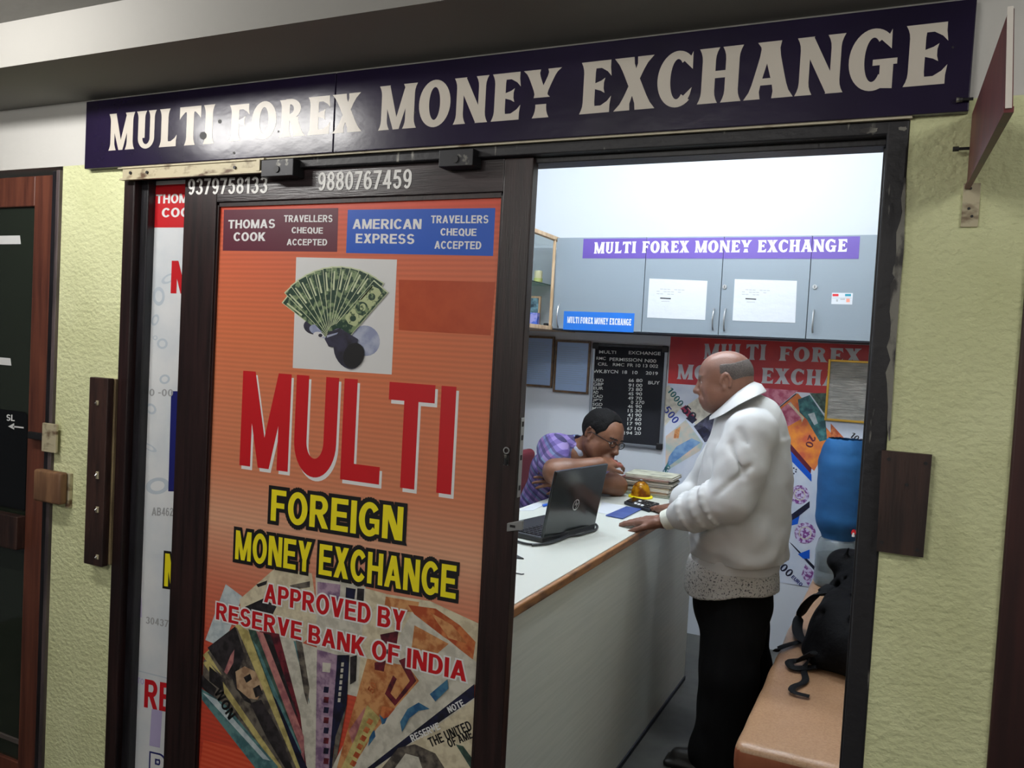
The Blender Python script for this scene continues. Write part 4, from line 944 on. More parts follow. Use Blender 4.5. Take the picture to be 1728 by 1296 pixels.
b = MB(); b.box((q[0].x, yC-.0012, q[2].z), (q[1].x, yC-.0003, q[0].z), mat('bright_blue', (22, 104, 196), .4)); b.build('strip', bs_)
b = MB(); put_text(b, 'MULTI FOREX MONEY EXCHANGE', (957, 545), (1065, 549.5), 11, ysn, M_WHITE, 2, 'flare'); b.build('lettering', bs_)
M_PAPER = mat('white_paper', (196, 200, 206), .6, bump=(18, .35, (1, 1, 1), .01))
for pts, lab in (([(1096, 470), (1194, 474), (1190, 540), (1092, 536)], 'white printed notice taped on the second cabinet door from left'), ([(1240, 471), (1345, 474), (1342, 545), (1236, 541)], 'white printed notice taped on the third cabinet door, beside a lock')):
    q = [at(*p_, Y=yC) for p_ in pts]; c_ = sum((v for v in q), Vector())/4
    pp = thing('paper_notice', lab, 'paper', (c_.x, yC-.001, q[2].z), 'notices on the cabinet doors')
    b = MB(); b.prism([(v.x, yC-.0018, v.z) for v in q], (0, .0012, 0), M_PAPER); b.build('sheet', pp)
    b = MB(); x0, y0 = pts[0]
    for k in range(3):
        for j in range(9-2*k):
            if (k*3+j*5) % 4: xx = x0+12+j*6; yy = y0+17+k*4+j*.25; put_poly(b, [(xx, yy), (xx+5, yy+.2), (xx+5, yy+1.3), (xx, yy+1.1)], yC-.0018, M_SERIAL, 1)
    put_poly(b, [(x0+18, y0+32), (x0+36, y0+33), (x0+36, y0+35), (x0+18, y0+34)], yC-.0018, M_BLACK, 1); put_poly(b, [(x0+20, y0+38), (x0+34, y0+38.5), (x0+34, y0+39.3), (x0+20, y0+39)], yC-.0018, M_SERIAL, 1)
    b.build('printed_text', pp)
q0, q1 = at(1404, 494, Y=yC), at(1438, 514, Y=yC)
pp = thing('small_card', 'small white card with red and teal corners on the right cabinet door', 'card', ((q0.x+q1.x)/2, yC-.001, q1.z))
b = MB(); b.box((q0.x, yC-.0015, q1.z), (q1.x, yC-.0003, q0.z), M_PAPER); b.build('card', pp)
b = MB(); yk = yC-.0015
for x0, x1, y0, y1, m in ((1405, 1415, 496, 500, M_RED), (1426, 1436, 496, 500, mat('teal_print', (24, 130, 150), .5)), (1404, 1437, 502.5, 503.3, M_SERIAL), (1411, 1414, 505, 509, M_SERIAL), (1428, 1434, 504, 510, mat('salmon_print', (220, 140, 120), .5)), (1418, 1426, 504, 506, M_SERIAL)):
    put_poly(b, [(x0, y0), (x1, y0), (x1, y1), (x0, y1)], yk, m, 1)
b.build('printed_text', pp)

# ------------------------------------------------------------------ things on the back wall
yW = yBK-.001
def framed(name, label, pts, fm, pmat, fw, txt, group=None, seed=0):
    q = [at(*p_, Y=yW-.014) for p_ in pts]; x0, x1 = (q[0].x+q[3].x)/2, (q[1].x+q[2].x)/2; z1, z0 = (q[0].z+q[1].z)/2, (q[2].z+q[3].z)/2
    t = thing(name, label, 'framed certificate', ((x0+x1)/2, yW-.008, z0), group)
    b = MB()
    b.box((x0, yW-.016, z0), (x0+fw, yW-.0035, z1), fm, .002); b.box((x1-fw, yW-.016, z0), (x1, yW-.0035, z1), fm, .002)
    b.box((x0+fw, yW-.016, z1-fw), (x1-fw, yW-.0035, z1), fm, .002); b.box((x0+fw, yW-.016, z0), (x1-fw, yW-.0035, z0+fw), fm, .002); b.build('frame', t)
    b = MB(); b.box((x0+fw, yW-.010, z0+fw), (x1-fw, yW-.004, z1-fw), pmat)
    rs = random.Random(seed); zz = z1-fw-.03; n = 0
    while zz > z0+fw+.03:
        xa = x0+fw+.012+rs.random()*.01; xb = x1-fw-.012-rs.random()*.05
        b.add([(xa, yW-.0105, zz), (xb, yW-.0105, zz), (xb, yW-.0105, zz+.0025), (xa, yW-.0105, zz+.0025)], [(0, 1, 2, 3)], txt); zz -= .013
    b.build('certificate', t); return t
M_FRB = mat('brown_frame', (112, 84, 58), .45, noise=((84, 60, 40), 12, (3, 3, 3), .4, .65)); M_GOLD = mat('gold_frame', (206, 164, 66), .35, .55)
M_CERT = mat('pale_blue_certificate', (152, 176, 212), .35); M_CTXT = mat('faint_certificate_text', (146, 160, 182), .4)
M_CRUM = mat('crumpled_grey_paper', (186, 184, 178), .5, noise=((150, 150, 146), 9, (1, 1, 4), .4, .65), bump=(14, .8, (1, 1, 5), .02)); M_CT2 = mat('grey_certificate_text', (150, 148, 142), .5)
framed('certificate_frame', 'brown framed certificate half hidden behind the sliding door edge', [(876, 565), (935, 569), (932, 655), (872, 650)], M_FRB, M_CERT, .013, M_CTXT, seed=1)
framed('certificate_frame', 'brown framed certificate left of the black rate board', [(937, 572), (996, 577), (993, 666), (933, 661)], M_FRB, M_CERT, .013, M_CTXT, seed=2)
# letter board with exchange rates
q = [at(*p_, Y=yW-.02) for p_ in ((999, 579), (1126, 584), (1118, 757), (992, 748))]
x0, x1 = (q[0].x+q[3].x)/2, (q[1].x+q[2].x)/2; z1, z0 = (q[0].z+q[1].z)/2, (q[2].z+q[3].z)/2
rb = thing('rate_board', 'black felt letter board with white exchange rates on the back wall', 'notice board', ((x0+x1)/2, yW-.01, z0))
M_FELT = mat('black_felt', (22, 23, 30), .9, bump=(300, .2)); M_ALU = mat('aluminium', (150, 156, 164), .35, .8)
b = MB(); b.box((x0+.015, yW-.014, z0+.015), (x1-.015, yW-.001, z1-.015), M_FELT); b.build('felt_panel', rb)
for a_, c_ in (((x0, z0+.03), (x0+.018, z1-.03)), ((x1-.018, z0+.03), (x1, z1-.03)), ((x0+.03, z1-.018), (x1-.03, z1)), ((x0+.03, z0), (x1-.03, z0+.018))):
    b = MB(); b.box((a_[0], yW-.02, a_[1]), (c_[0], yW-.001, c_[1]), M_ALU if a_[1] < z1-.05 else M_BLK, .003); b.build('frame_rail', rb)
for cx, cz in ((x0, z0), (x1-.034, z0), (x0, z1-.034), (x1-.034, z1-.034)):
    b = MB(); b.box((cx-.002, yW-.023, cz-.002), (cx+.036, yW-.001, cz+.036), M_BLACK, .006); b.build('corner_cap', rb)
def cb(x, y): return (860+x/4.32, 560+y/4.32)
yl_ = yW-.0142; M_PEG = mat('white_peg_letter', (206, 208, 204), .5)
rows = [('MULTI', 652, 157, 775, 161, 22), ('EXCHANGE', 868, 163, 1100, 171, 24), ('RMC', 632, 203, 700, 205, 22), ('PERMISSION', 728, 211, 965, 219, 24), ('N00', 985, 222, 1068, 226, 25), ('CRL', 643, 245, 714, 247, 22), ('RMC', 752, 249, 836, 252, 22), ('FR 10 13 002', 858, 254, 1082, 263, 24), ('WK.BYCN', 610, 299, 790, 303, 24), ('18', 822, 305, 856, 306, 24), ('10', 895, 308, 932, 309, 24), ('2019', 992, 311, 1080, 316, 24), ('BUY', 1010, 382, 1094, 384, 24)]
for i, s_ in enumerate(('USD', 'GBP', 'EUR', 'AD', 'CAD', 'JPY', 'SGD', 'MYR', 'CHF', 'AED')):
    rows.append((s_, 612-i*1.3, 362+i*29.4, (684 if len(s_) == 3 else 650)-i*1.3, 364+i*29.4, 22))
for a_, c_, y in (('66', '80', 366), ('91', '00', 402), ('73', '80', 432), ('45', '90', 464), ('49', '70', 496), ('0', '270', 526), ('46', '90', 556), ('15', '30', 587), ('41', '90', 619), ('17', '60', 649), ('17', '90', 681), ('67', '10', 717), ('194', '20', 750)):
    k = (y-366)*.03; w1 = 16+22*(len(a_)-1)
    rows.append((a_, 905-k-w1, y-1, 905-k, y, 24)); w2 = 46 if len(c_) == 2 else 64; rows.append((c_, 922-k, y, 922-k+w2, y+1, 24))
for s_, xa, ya, xb, yb_, h in rows:
    b = MB(); put_text(b, s_, cb(xa, ya), cb(xb, yb_), h/4.32, yl_, M_PEG, 2, 'bfont', .012); b.build('letter_row', rb)

# red and banknote poster
q = [at(*p_, Y=yW) for p_ in ((1132, 568), (1490, 585), (1300, 985))]; xp0, xp1 = q[0].x, xWR-.04; zp1_, zp0_ = q[0].z, at(1362, 990, Y=yW).z
po = thing('banknote_poster', 'poster of scattered banknotes under a red heading on the back wall', 'poster', ((xp0+xp1)/2, yW-.001, zp0_))
M_PBG = mat('pale_poster_print', (206, 212, 224), .45, noise=((184, 194, 212), 7, (1, 1, 1), .4, .65))
b = MB(); b.box((xp0, yW-.0015, zp0_), (xp1, yW-.0003, zp1_), M_PBG); yp = yW-.0015
put_rect(b, xp0, at(1130, 647, Y=yp).z, xp1, zp1_, yp, mat('poster_red', (168, 36, 48), .45, noise=((206, 50, 44), 2.5, (1, 1, 1), .45, .65)), 1)
b.build('sheet', po)
M_SILV = mat('silver_print', (184, 184, 190), .4)
for wd_, l, r, h in (('MULTI', (1187, 606), (1292, 608), 26), ('FOREX', (1314, 609), (1455, 614), 25), ('MONEY', (1142, 640), (1268, 646), 26), ('EXCHANGE', (1284, 647), (1500, 656), 27)):
    b = MB(); put_text(b, wd_, l, r, h, yp, M_SILV, 3, 'flare'); b.build('lettering', po)
b = MB(); ly2 = [2.0]
def K4(pts, m): ly2[0] += .15; put_poly(b, [(1040+x/2.947, 570+y/2.947) for x, y in pts], yp, m, ly2[0])
def K5(pts, m): ly2[0] += .15; put_poly(b, [(1300+x/3.24, 560+y/3.24) for x, y in pts], yp, m, ly2[0])
def tw(s_, px, py, ang, hpx, wpx, m, off=.04):
    ly2[0] += .15
    p = at(px, py, Y=yp); u = (at(px+1, py, Y=yp).x-p.x); vs, fs = block_text(s_); xs = [v[0] for v in vs]; ys = [v[1] for v in vs]; w_ = max(xs)-min(xs); h_ = max(ys)-min(ys); ca, sa = math.cos(math.radians(ang)), math.sin(math.radians(ang)); out = []
    for v in vs:
        X = ((v[0]-min(xs))/w_-.5)*wpx*u; Z = ((v[1]-min(ys))/h_-.5)*hpx*u; out.append((p.x+X*ca-Z*sa, yp-LAY*ly2[0], p.z+X*sa+Z*ca))
    b.add(out, fs, m)
M_PK = pm('pink', (206, 130, 150), (170, 70, 100), 25); M_OR2 = pm('bright_orange', (226, 140, 50), (196, 90, 60), 18, .35, .65); M_TL2 = pm('deep_teal', (30, 76, 84), (70, 130, 130), 25); M_PU2 = pm('purple_seal', (120, 60, 130), (200, 190, 220), 60, .45, .55)
M_LB = pm('light_blue', (126, 160, 196), (90, 130, 180), 25); M_PE2 = pm('peach2', (214, 186, 166), (160, 180, 176), 14, .35, .65); M_DK2 = pm('dark_slate', (40, 42, 56), (80, 80, 104), 25)
K4([(262, 235), (330, 340), (240, 440), (240, 250)], N_WHITE); K4([(330, 350), (440, 275), (560, 380), (400, 440)], N_WHITE)
K4([(318, 352), (345, 335), (400, 405), (380, 425)], mat('note_flag_red', (150, 44, 74), .5)); K4([(345, 400), (375, 385), (402, 408), (378, 428)], N_NAVY)
tw('1000', 1140, 670, -48, 11, 34, mat('note_green_ink', (16, 92, 96), .5)); tw('500', 1133, 700, -48, 13, 30, mat('note_blue_ink', (30, 50, 140), .5)); tw('50', 1163, 697, -42, 15, 26, N_NAVY)
K4([(385, 440), (520, 340), (640, 440), (440, 520)], M_DK2); K4([(400, 460), (440, 440), (470, 470), (430, 500)], N_NAVY)
K4([(246, 490), (345, 408), (432, 525), (420, 560), (245, 665)], M_PE2); K4([(262, 590), (300, 540), (375, 500), (420, 520), (300, 610), (246, 650)], M_LB); K4([(290, 460), (320, 440), (310, 500), (285, 500)], N_ORG); K4([(238, 650), (262, 610), (250, 665)], M_TL2)
tw('20', 1125, 792, 60, 8, 16, M_TL2)
K5([(-120, 300), (150, 322), (20, 430), (-120, 560)], M_PK); K5([(30, 425), (140, 335), (160, 345), (45, 440)], M_DK2)
K5([(20, 440), (150, 335), (345, 570), (240, 760), (90, 640), (60, 560)], M_OR2); K5([(30, 445), (110, 380), (180, 470), (90, 520)], M_PK); K5([(95, 390), (110, 385), (185, 470), (172, 495), (168, 470)], N_CREAM)
K5([(150, 370), (215, 345), (300, 470), (310, 590), (270, 600), (200, 480), (160, 440)], M_TL2); K5([(205, 450), (240, 440), (260, 500), (240, 510)], N_PALE); K5([(215, 335), (330, 335), (330, 470), (290, 440)], N_GRN)
K5([(330, 500), (430, 610), (330, 620)], N_RUST); K5([(100, 600), (225, 745), (215, 810), (100, 690)], M_MAROON); K5([(100, 690), (225, 820), (225, 780), (110, 650)], M_BLUE)
tw('20', 1368, 745, -105, 13, 22, M_MAROON); tw('100', 1446, 740, -35, 11, 24, N_DARK)
for x, y in ((125, 740), (138, 748), (125, 770), (136, 760)): K5([(x, y), (x+8, y+2), (x+6, y+10), (x-1, y+8)], N_NAVY)
for x, y, r, m in ((160, 890, 52, M_PU2), (190, 1100, 58, M_PU2)):
    put_ell(b, 1300+x/3.24, 560+y/3.24, r/3.24, r/3.24, yp, m, ly2[0]+.2); put_ell(b, 1300+x/3.24, 560+y/3.24, r/3.24*.62, r/3.24*.62, yp, N_WHITE, ly2[0]+.4); put_ell(b, 1300+x/3.24, 560+y/3.24, r/3.24*.5, r/3.24*.5, yp, m, ly2[0]+.6)
K5([(112, 1000), (215, 925), (215, 960), (115, 1040)], N_NAVY); K5([(112, 1035), (160, 1005), (150, 1050), (110, 1060)], M_BLUE)
K5([(100, 1145), (120, 1160), (260, 1300), (245, 1310)], N_NAVY); K5([(150, 1215), (215, 1190), (215, 1240), (180, 1240)], M_BLUE); K5([(190, 1270), (240, 1310), (210, 1390), (170, 1330)], M_PU2)
tw('500', 1323, 958, -38, 15, 34, N_NAVY); tw('EURO', 1345, 980, -38, 7, 22, M_NAVY)
b.build('banknote_print', po)
framed('certificate_frame', 'gold framed crumpled certificate hung over the banknote poster', [(1398, 606), (1476, 610), (1470, 715), (1391, 710)], M_GOLD, M_CRUM, .012, M_CT2, seed=3)

# ------------------------------------------------------------------ counter
zC = .905; xE, xI = -.887, -1.44; yc0, yc1 = YW+WT+.02, 4.05
M_TOP = mat('cream_white_laminate', (208, 212, 204), .3, bump=(80, .04)); M_EDGE = mat('worn_wood_edge', (150, 104, 62), .5, noise=((86, 58, 40), 20, (1, .6, 2), .45, .68)); M_PANEL = mat('white_ribbed_panel', (206, 211, 203), .5, noise=((198, 204, 196), 30, (1, .1, 3), .4, .6), bump=(160, .12, (1, .1, 3)))
ct = thing('service_counter', 'white topped service counter with worn wooden front edge', 'counter', ((xE+xI)/2, 3.0, 0))
b = MB(); b.box((xI, yc0, zC-.028), (xE-.006, yc1, zC), M_TOP, .002); b.build('counter_top', ct)
b = MB(); b.box((xE-.006, yc0, zC-.03), (xE+.008, yc1, zC-.0015), M_EDGE, .005); b.build('edge_strip', ct)
b = MB(); b.box((xE-.03, yc0, .001), (xE-.008, yc1-.03, zC-.029), M_PANEL); b.build('front_panel', ct)
b = MB(); b.box((xI+.02, yc1-.05, .001), (xE-.031, yc1-.03, zC-.029), M_PANEL); b.build('end_panel', ct)
b = MB(); b.box((xE-.008, yc0, .001), (xE-.002, yc1-.03, .02), M_GAP); b.build('kick_strip', ct)

# ------------------------------------------------------------------ laptop
zT = zC+.0006
A, B = at(916, 908.6, Z=zC+.018), at(1004.5, 885.5, Z=zC+.018)
hd = (B-A); hd.z = 0; hd.normalize(); nn = Vector((hd.y, -hd.x, 0)); nn = nn if nn.x > 0 else -nn
def lift(P0, px):
    d = ray(*px); M3 = Matrix((d, -nn, -Vector((0, 0, 1)))).transposed(); s_ = M3.inverted() @ (P0-CP); return s_[1], s_[2]
la, lb = lift(A, (938, 796)), lift(B, (1028.5, 783)); lean, hgt = (la[0]+lb[0])/2, (la[1]+lb[1])/2
lt = thing('laptop', 'open black laptop standing on the counter, lid back to the visitor', 'laptop', ((A.x+B.x)/2, (A.y+B.y)/2, zT))
M_LID = mat('glossy_black_lid', (24, 27, 30), .16, spec=.5, noise=((40, 46, 48), 2, (1, 1, 1), .4, .6)); M_KEY = mat('matte_black_plastic', (26, 28, 32), .45); M_SCR = mat('dark_screen', (14, 16, 20), .12)
upv = (nn*lean+Vector((0, 0, hgt))); tn = upv.normalized().cross(hd); tn = tn if tn.dot(nn) > 0 else -tn
def slab(P, U, V, T, m, bev=.003): return MB().hexa([P, P+U, P+U+T, P+T, P+V, P+U+V, P+U+V+T, P+V+T], m, bev)
lid = slab(A-tn*.012, B-A, upv, tn*.012, M_LID, .004).build('lid', lt)
slab(A-tn*.0128+(B-A)*.04+upv*.06, (B-A)*.92, upv*.88, tn*.0006, M_SCR, 0).build('screen', lid)
bd = -nn*.235
slab(Vector((A.x, A.y, zT)), B-A, bd, Vector((0, 0, .018)), M_KEY, .003).build('base', lt); lap_base = bpy.data.objects['base']
kb = MB()
for r_ in range(5):
    for c_ in range(13):
        P = A+(B-A)*(.06+c_*.068)+bd*(.14+r_*.085); P = Vector((P.x, P.y, zT+.018)); kb.hexa([P, P+(B-A)*.055, P+(B-A)*.055+bd*.065, P+bd*.065]+[v+Vector((0, 0, .003)) for v in (P, P+(B-A)*.055, P+(B-A)*.055+bd*.065, P+bd*.065)], M_BLK)
kb.build('keyboard', lap_base)
b = MB(); cc = A+(B-A)*.5+upv*.42+tn*.0006; U1 = (B-A).normalized(); V1 = upv.normalized(); R_ = .021
ro = [cc+U1*(R_*math.cos(t))+V1*(R_*math.sin(t)) for t in [2*math.pi*k/40 for k in range(40)]]; ri = [cc+(p_-cc)*.82 for p_ in ro]
M_LOGO = mat('silver_logo', (190, 192, 192), .3, .7)
for k in range(40): b.add([ro[k], ro[(k+1) % 40], ri[(k+1) % 40], ri[k]], [(0, 1, 2, 3)], M_LOGO)
def lg(u, v): return cc+U1*(u*R_)+V1*(v*R_)
for poly_ in ([(-.42, -.1), (-.26, -.1), (.06, .78), (-.1, .78)], [(-.26, .28), (.02, .28), (-.06, .42), (-.2, .42)], [(-.02, -.1), (-.16, -.1), (-.0, .34), (.14, .34)], [(.0, -.72), (.16, -.72), (.46, .3), (.3, .3)], [(.3, .3), (.62, .3), (.56, .16), (.26, .16)], [(.62, .3), (.5, .3), (.36, -.1), (.48, -.1)], [(.12, -.1), (.48, -.1), (.5, .03), (.16, .03)]):
    b.add([lg(*p_) for p_ in poly_], [tuple(range(len(poly_)))], M_LOGO)
b.build('logo', lid)['label'] = 'silver round logo'
# cable beside the laptop
def zpt(px, py, z=zC+.006): return at(px, py, Z=z)
cb_ = MB(); pth = [zpt(*p_) for p_ in ((866, 911), (885, 917), (905, 919), (925, 917), (945, 911), (960, 905), (976, 903), (990, 899), (1003, 895), (1008, 889), (1004, 884), (996, 886), (985, 891), (970, 894), (957, 903), (940, 911), (918, 918), (893, 920))]
sm = []
for i in range(len(pth)-1):
    for k in range(4):
        t = k/4; p0_, p1_, p2_, p3_ = pth[max(i-1, 0)], pth[i], pth[i+1], pth[min(i+2, len(pth)-1)]
        sm.append(.5*((2*p1_)+(p2_-p0_)*t+(2*p0_-5*p1_+4*p2_-p3_)*t*t+(3*p1_-p0_-3*p2_+p3_)*t**3))
cb_.tube(sm, .0045, M_KEY, 8); cable = cb_.build('power_cable', smooth=60); tag(cable, 'black power cable looped along the foot of the laptop', 'cable')

# ------------------------------------------------------------------ papers, folder, calculator, paperweight, magazines
def flat_thing(name, label, cat, pts, z0, th, m, bev=.0008):
    q = [at(*p_, Z=z0+th) for p_ in pts]; b = MB()
    b.hexa([(v.x, v.y, z0) for v in q]+[(v.x, v.y, z0+th) for v in q], m, bev); o = b.build(name); tag(o, label, cat); return o
flat_thing('paper_sheet', 'white sheet of paper on the counter behind the laptop, under the folder', 'paper', [(1009, 865), (1031, 868), (1060, 855), (1016, 847)], zC+.0004, .0008, M_PAPER, 0)
flat_thing('blue_folder', 'thin blue folder lying on the counter before the visitor', 'folder', [(1022, 869), (1051, 874.5), (1083, 858.5), (1057, 854)], zC+.0016, .004, mat('blue_folder_cover', (56, 74, 132), .45, noise=((76, 94, 146), 16, (1, 1, 1), .45, .65)))
flat_thing('paper_sheet', 'white sheet of paper on the counter left of the laptop', 'paper', [(876, 862), (900, 861), (926, 848), (905, 848)], zC+.0004, .0008, M_PAPER, 0)
flat_thing('blue_pen', 'short blue pen on the counter beside the laptop screen', 'pen', [(915, 851), (917, 853), (929, 850), (927, 848.5)], zC+.0014, .007, M_BLUE, .001)
flat_thing('phone_corner', 'dark pointed card lying at the counter edge beside the door', 'card', [(858, 930), (858, 940), (884, 942), (872, 936)], zC+.0004, .004, M_KEY, 0)
b = MB(); b.tube([zpt(*p_, z=zC+.0025) for p_ in ((856, 966), (870, 967), (880, 969), (884, 968.5))], .0018, M_DKMET, 6); tag(b.build('thin_wire'), 'thin dark wire on the counter close to the sliding door', 'wire')
# calculator
q = [at(*p_, Z=zC+.014) for p_ in ((1053, 846), (1096, 860), (1113, 849), (1069, 838.5))]
cl = thing('calculator', 'black desk calculator on the counter before the visitor', 'calculator', (sum(v.x for v in q)/4, sum(v.y for v in q)/4, zC+.0006))
b = MB(); b.hexa([(v.x, v.y, zC+.0006) for v in q]+[(v.x, v.y, zC+.014) for v in q], M_KEY, .003); b.build('body', cl)
def cq(s_, t, z): v = q[0].lerp(q[1], s_).lerp(q[3].lerp(q[2], s_), t); return Vector((v.x, v.y, z))
b = MB(); b.hexa([cq(.05, .12, zC+.0141), cq(.28, .12, zC+.0141), cq(.28, .88, zC+.0141), cq(.05, .88, zC+.0141)]+[cq(.05, .12, zC+.018), cq(.28, .12, zC+.016), cq(.28, .88, zC+.016), cq(.05, .88, zC+.018)], M_SCR, .0005); b.build('display', cl)
for i in range(5):
    for j in range(4):
        s_, t = .36+i*.125, .1+j*.21; m_ = M_WHITE if (i in (0, 1, 2) and j == 0) or (i == 0 and j == 2) else M_DKMET
        b = MB(); b.hexa([cq(s_, t, zC+.0141), cq(s_+.09, t, zC+.0141), cq(s_+.09, t+.15, zC+.0141), cq(s_, t+.15, zC+.0141)]+[cq(s_, t, zC+.017), cq(s_+.09, t, zC+.017), cq(s_+.09, t+.15, zC+.017), cq(s_, t+.15, zC+.017)], m_, .0006); b.build('key', cl)
# paperweight
pc = at(1081, 836, Z=zC+.01); pw = thing('paperweight', 'amber dome paperweight on a yellow disc before the magazines', 'paperweight', (pc.x, pc.y, zC+.0006))
b = MB(); b.lathe([(0, 0), (.056, 0), (.058, .004), (.056, .009), (0, .009)], (pc.x, pc.y, zC+.0006), mat('bright_yellow_plastic', (232, 214, 20), .4), 36); b.build('disc', pw, smooth=40)
b = MB(); b.lathe([(.046*math.cos(t)**.8 if t < 1.57 else 0, .0095+.068*math.sin(t)) for t in [1.5708*k/12 for k in range(13)]], (pc.x, pc.y, zC+.0006), mat('amber_plastic', (196, 140, 20), .12, noise=((120, 62, 12), 30, (1, 1, 1), .42, .6), trans=.35), 36); b.build('dome', pw, smooth=50)
b = MB(); b.lathe([(0, .074), (.006, .076), (.008, .083), (0, .088)], (pc.x, pc.y, zC+.0006), M_STEEL, 16); b.build('knob', pw, smooth=50)
# magazines
mcol = [((70, 112, 96), 'green'), ((214, 206, 190), 'cream'), ((190, 124, 76), 'orange'), ((214, 214, 206), 'white'), ((150, 130, 86), 'tan'), ((52, 68, 100), 'dark blue'), ((216, 214, 204), 'white'), ((70, 90, 74), 'dark green'), ((140, 84, 80), 'faded red'), ((222, 220, 212), 'white'), ((196, 196, 176), 'pale')]
ords = ['bottom', 'second from the bottom', 'third from the bottom', 'fourth from the bottom', 'fifth from the bottom', 'sixth from the bottom', 'sixth from the top', 'fourth from the top', 'third from the top', 'second from the top', 'topmost']
ords[6] = 'fifth from the top'
M_PAGES = mat('page_edges', (226, 220, 206), .7, noise=((170, 164, 150), 60, (.3, .3, 20), .4, .6))
mx0, mx1, my0, my1 = at(1046, 834, Z=zC).x, at(1140, 839, Z=zC).x, 3.85, 4.03
zz = zC+.0006; mag0 = None
for i, (c_, nm) in enumerate(mcol):
    th = (.009, .011, .007, .010, .008, .012, .008, .010, .007, .009, .006)[i]; ddx = random.uniform(-.012, .012); ddy = random.uniform(-.008, .004); a_ = math.radians(random.uniform(-4, 4))
    mg = thing('magazine', f'magazine with {nm} cover, {ords[i]} of the counter stack', 'magazine', ((mx0+mx1)/2+ddx, (my0+my1)/2+ddy, zz), 'magazines stacked on the counter')
    mc = mat(f'magazine_cover_{i}', c_, .5, noise=(tuple(int(v*.75) for v in c_), 20, (1, 1, 1), .45, .65)); hx, hy = (mx1-mx0)/2-.004, (my1-my0)/2
    def rr(x, y, z): return (mg.location.x+x*math.cos(a_)-y*math.sin(a_), mg.location.y+x*math.sin(a_)+y*math.cos(a_), z)
    for nm2, za, zb, m_, ins in (('cover', zz, zz+.0016, mc, 0), ('pages', zz+.0016, zz+th-.0016, M_PAGES, .002), ('cover', zz+th-.0016, zz+th, mc, 0)):
        b = MB(); b.hexa([rr(sx*(hx-ins), sy*(hy-ins), z_) for z_ in (za, zb) for sx, sy in ((-1, -1), (1, -1), (1, 1), (-1, 1))], m_); b.build(nm2, mg)
    zz += th+.0003

# ------------------------------------------------------------------ bench with cushion, water dispenser
M_BEN = mat('tan_upholstery', (172, 136, 104), .36, noise=((158, 120, 90), 150, (1, 1, 1), .4, .65), bump=(190, .3, (1, 1, 1), .002)); M_BENS = mat('brown_upholstery_side', (150, 84, 54), .6, noise=((128, 66, 42), 8, (1, 6, .6), .4, .65), bump=(10, .5, (2, 8, .5), .01))
bn = thing('bench', 'long tan upholstered bench along the right wall of the shop', 'bench', (-.14, 3.5, 0))
s = SDF((-.43, 2.36, .33), (.18, 4.70, .51), .010)
s.rbox((-.128, 3.52, .425), (.258, 1.105, .052), .028, k=0); s.wobble(.0022, 28, 3)
s.build('cushion', [M_BEN, M_BENS], bn, region=lambda c: (c[:, 2] < .455).astype(int))
b = MB(); b.box((-.375, 2.43, .02), (.125, 4.62, .372), M_BENS, .012); b.build('bench_base', bn, smooth=40)
wx, wy, wz = at(1411, 975, Y=4.44).x, 4.44, .4805
wd = thing('water_dispenser', 'clear water pot carrying a blue covered bottle, on the bench end', 'water dispenser', (wx, wy, wz))
M_CLR = mat('clear_plastic', (206, 214, 216), .08, trans=.85, spec=.6); M_BC = mat('blue_cloth_cover', (22, 86, 138), .8, noise=((16, 74, 124), 6, (1, 1, 2), .4, .65), bump=(10, .7, (1, 1, .4), .012)); M_BCD = mat('blue_cap', (30, 70, 120), .5)
pr = [(0, 0), (.100, 0), (.106, .01), (.106, .07), (.103, .075), (.106, .08), (.107, .17), (.100, .20), (.094, .225), (.072, .25)]
b = MB(); b.lathe(pr+[(r-.004, z) for r, z in pr[::-1] if r > .01]+[(0, .004)], (wx, wy, wz), M_CLR, 48); b.build('clear_pot', wd, smooth=50)
b = MB(); b.lathe([(0, .006), (.0995, .006), (.1005, .07), (.1005, .15), (0, .15)], (wx, wy, wz), mat('water', (168, 182, 188), .03, trans=.9), 48); b.build('water_fill', wd, smooth=50)
s = SDF((wx-.15, wy-.15, wz+.22), (wx+.15, wy+.15, wz+.74), .008)
s.cone((wx, wy, wz+.345), (wx, wy, wz+.59), .118, .122, 0); s.cone((wx, wy, wz+.26), (wx, wy, wz+.34), .085, .112, .02)
s.halfspace((wx, wy, wz+.682), (0, 0.1, 1)); s.cone((wx, wy, wz+.62), (wx, wy, wz+.66), .121, .112, .012); s.wobble(.0016, 45, 5)
s.build('cloth_cover', M_BC, wd)
p = at(1441, 897, Y=wy-.09); b = MB(); b.tube([(p.x, p.y, p.z), (p.x, p.y-.035, p.z)], .011, M_RED, 12); b.tube([(p.x, p.y-.03, p.z), (p.x, p.y-.03, p.z-.02)], .007, M_WHITE, 10); b.build('tap', wd, smooth=40)

# ------------------------------------------------------------------ backpack on the bench
M_BAG = mat('black_nylon', (6, 6, 8), .75, noise=((10, 10, 13), 12, (1, 1, 1), .4, .65), bump=(22, .7, (1, 1, 1), .01), spec=.12); M_STRAP = mat('dark_webbing', (15, 17, 21), .75, bump=(200, .3), spec=.2)
bp = thing('backpack', 'crumpled black backpack with loose straps lying on the bench', 'backpack', (-.16, 3.45, .481))
s = SDF((-.42, 2.95, .46), (.12, 4.10, .92), .007)
s.rbox((-.11, 3.42, .60), (.14, .22, .115), .07, k=.03); s.ell((-.12, 3.28, .58), (.16, .20, .12), k=.05); s.ell((-.08, 3.62, .68), (.13, .16, .13), k=.06); s.ell((-.16, 3.72, .76), (.10, .10, .055), k=.05); s.ell((-.04, 3.85, .74), (.12, .14, .09), k=.05); s.ell((-.20, 3.22, .53), (.09, .10, .05), k=.04)
s.ell((-.05, 3.15, .56), (.14, .10, .09), k=.04)
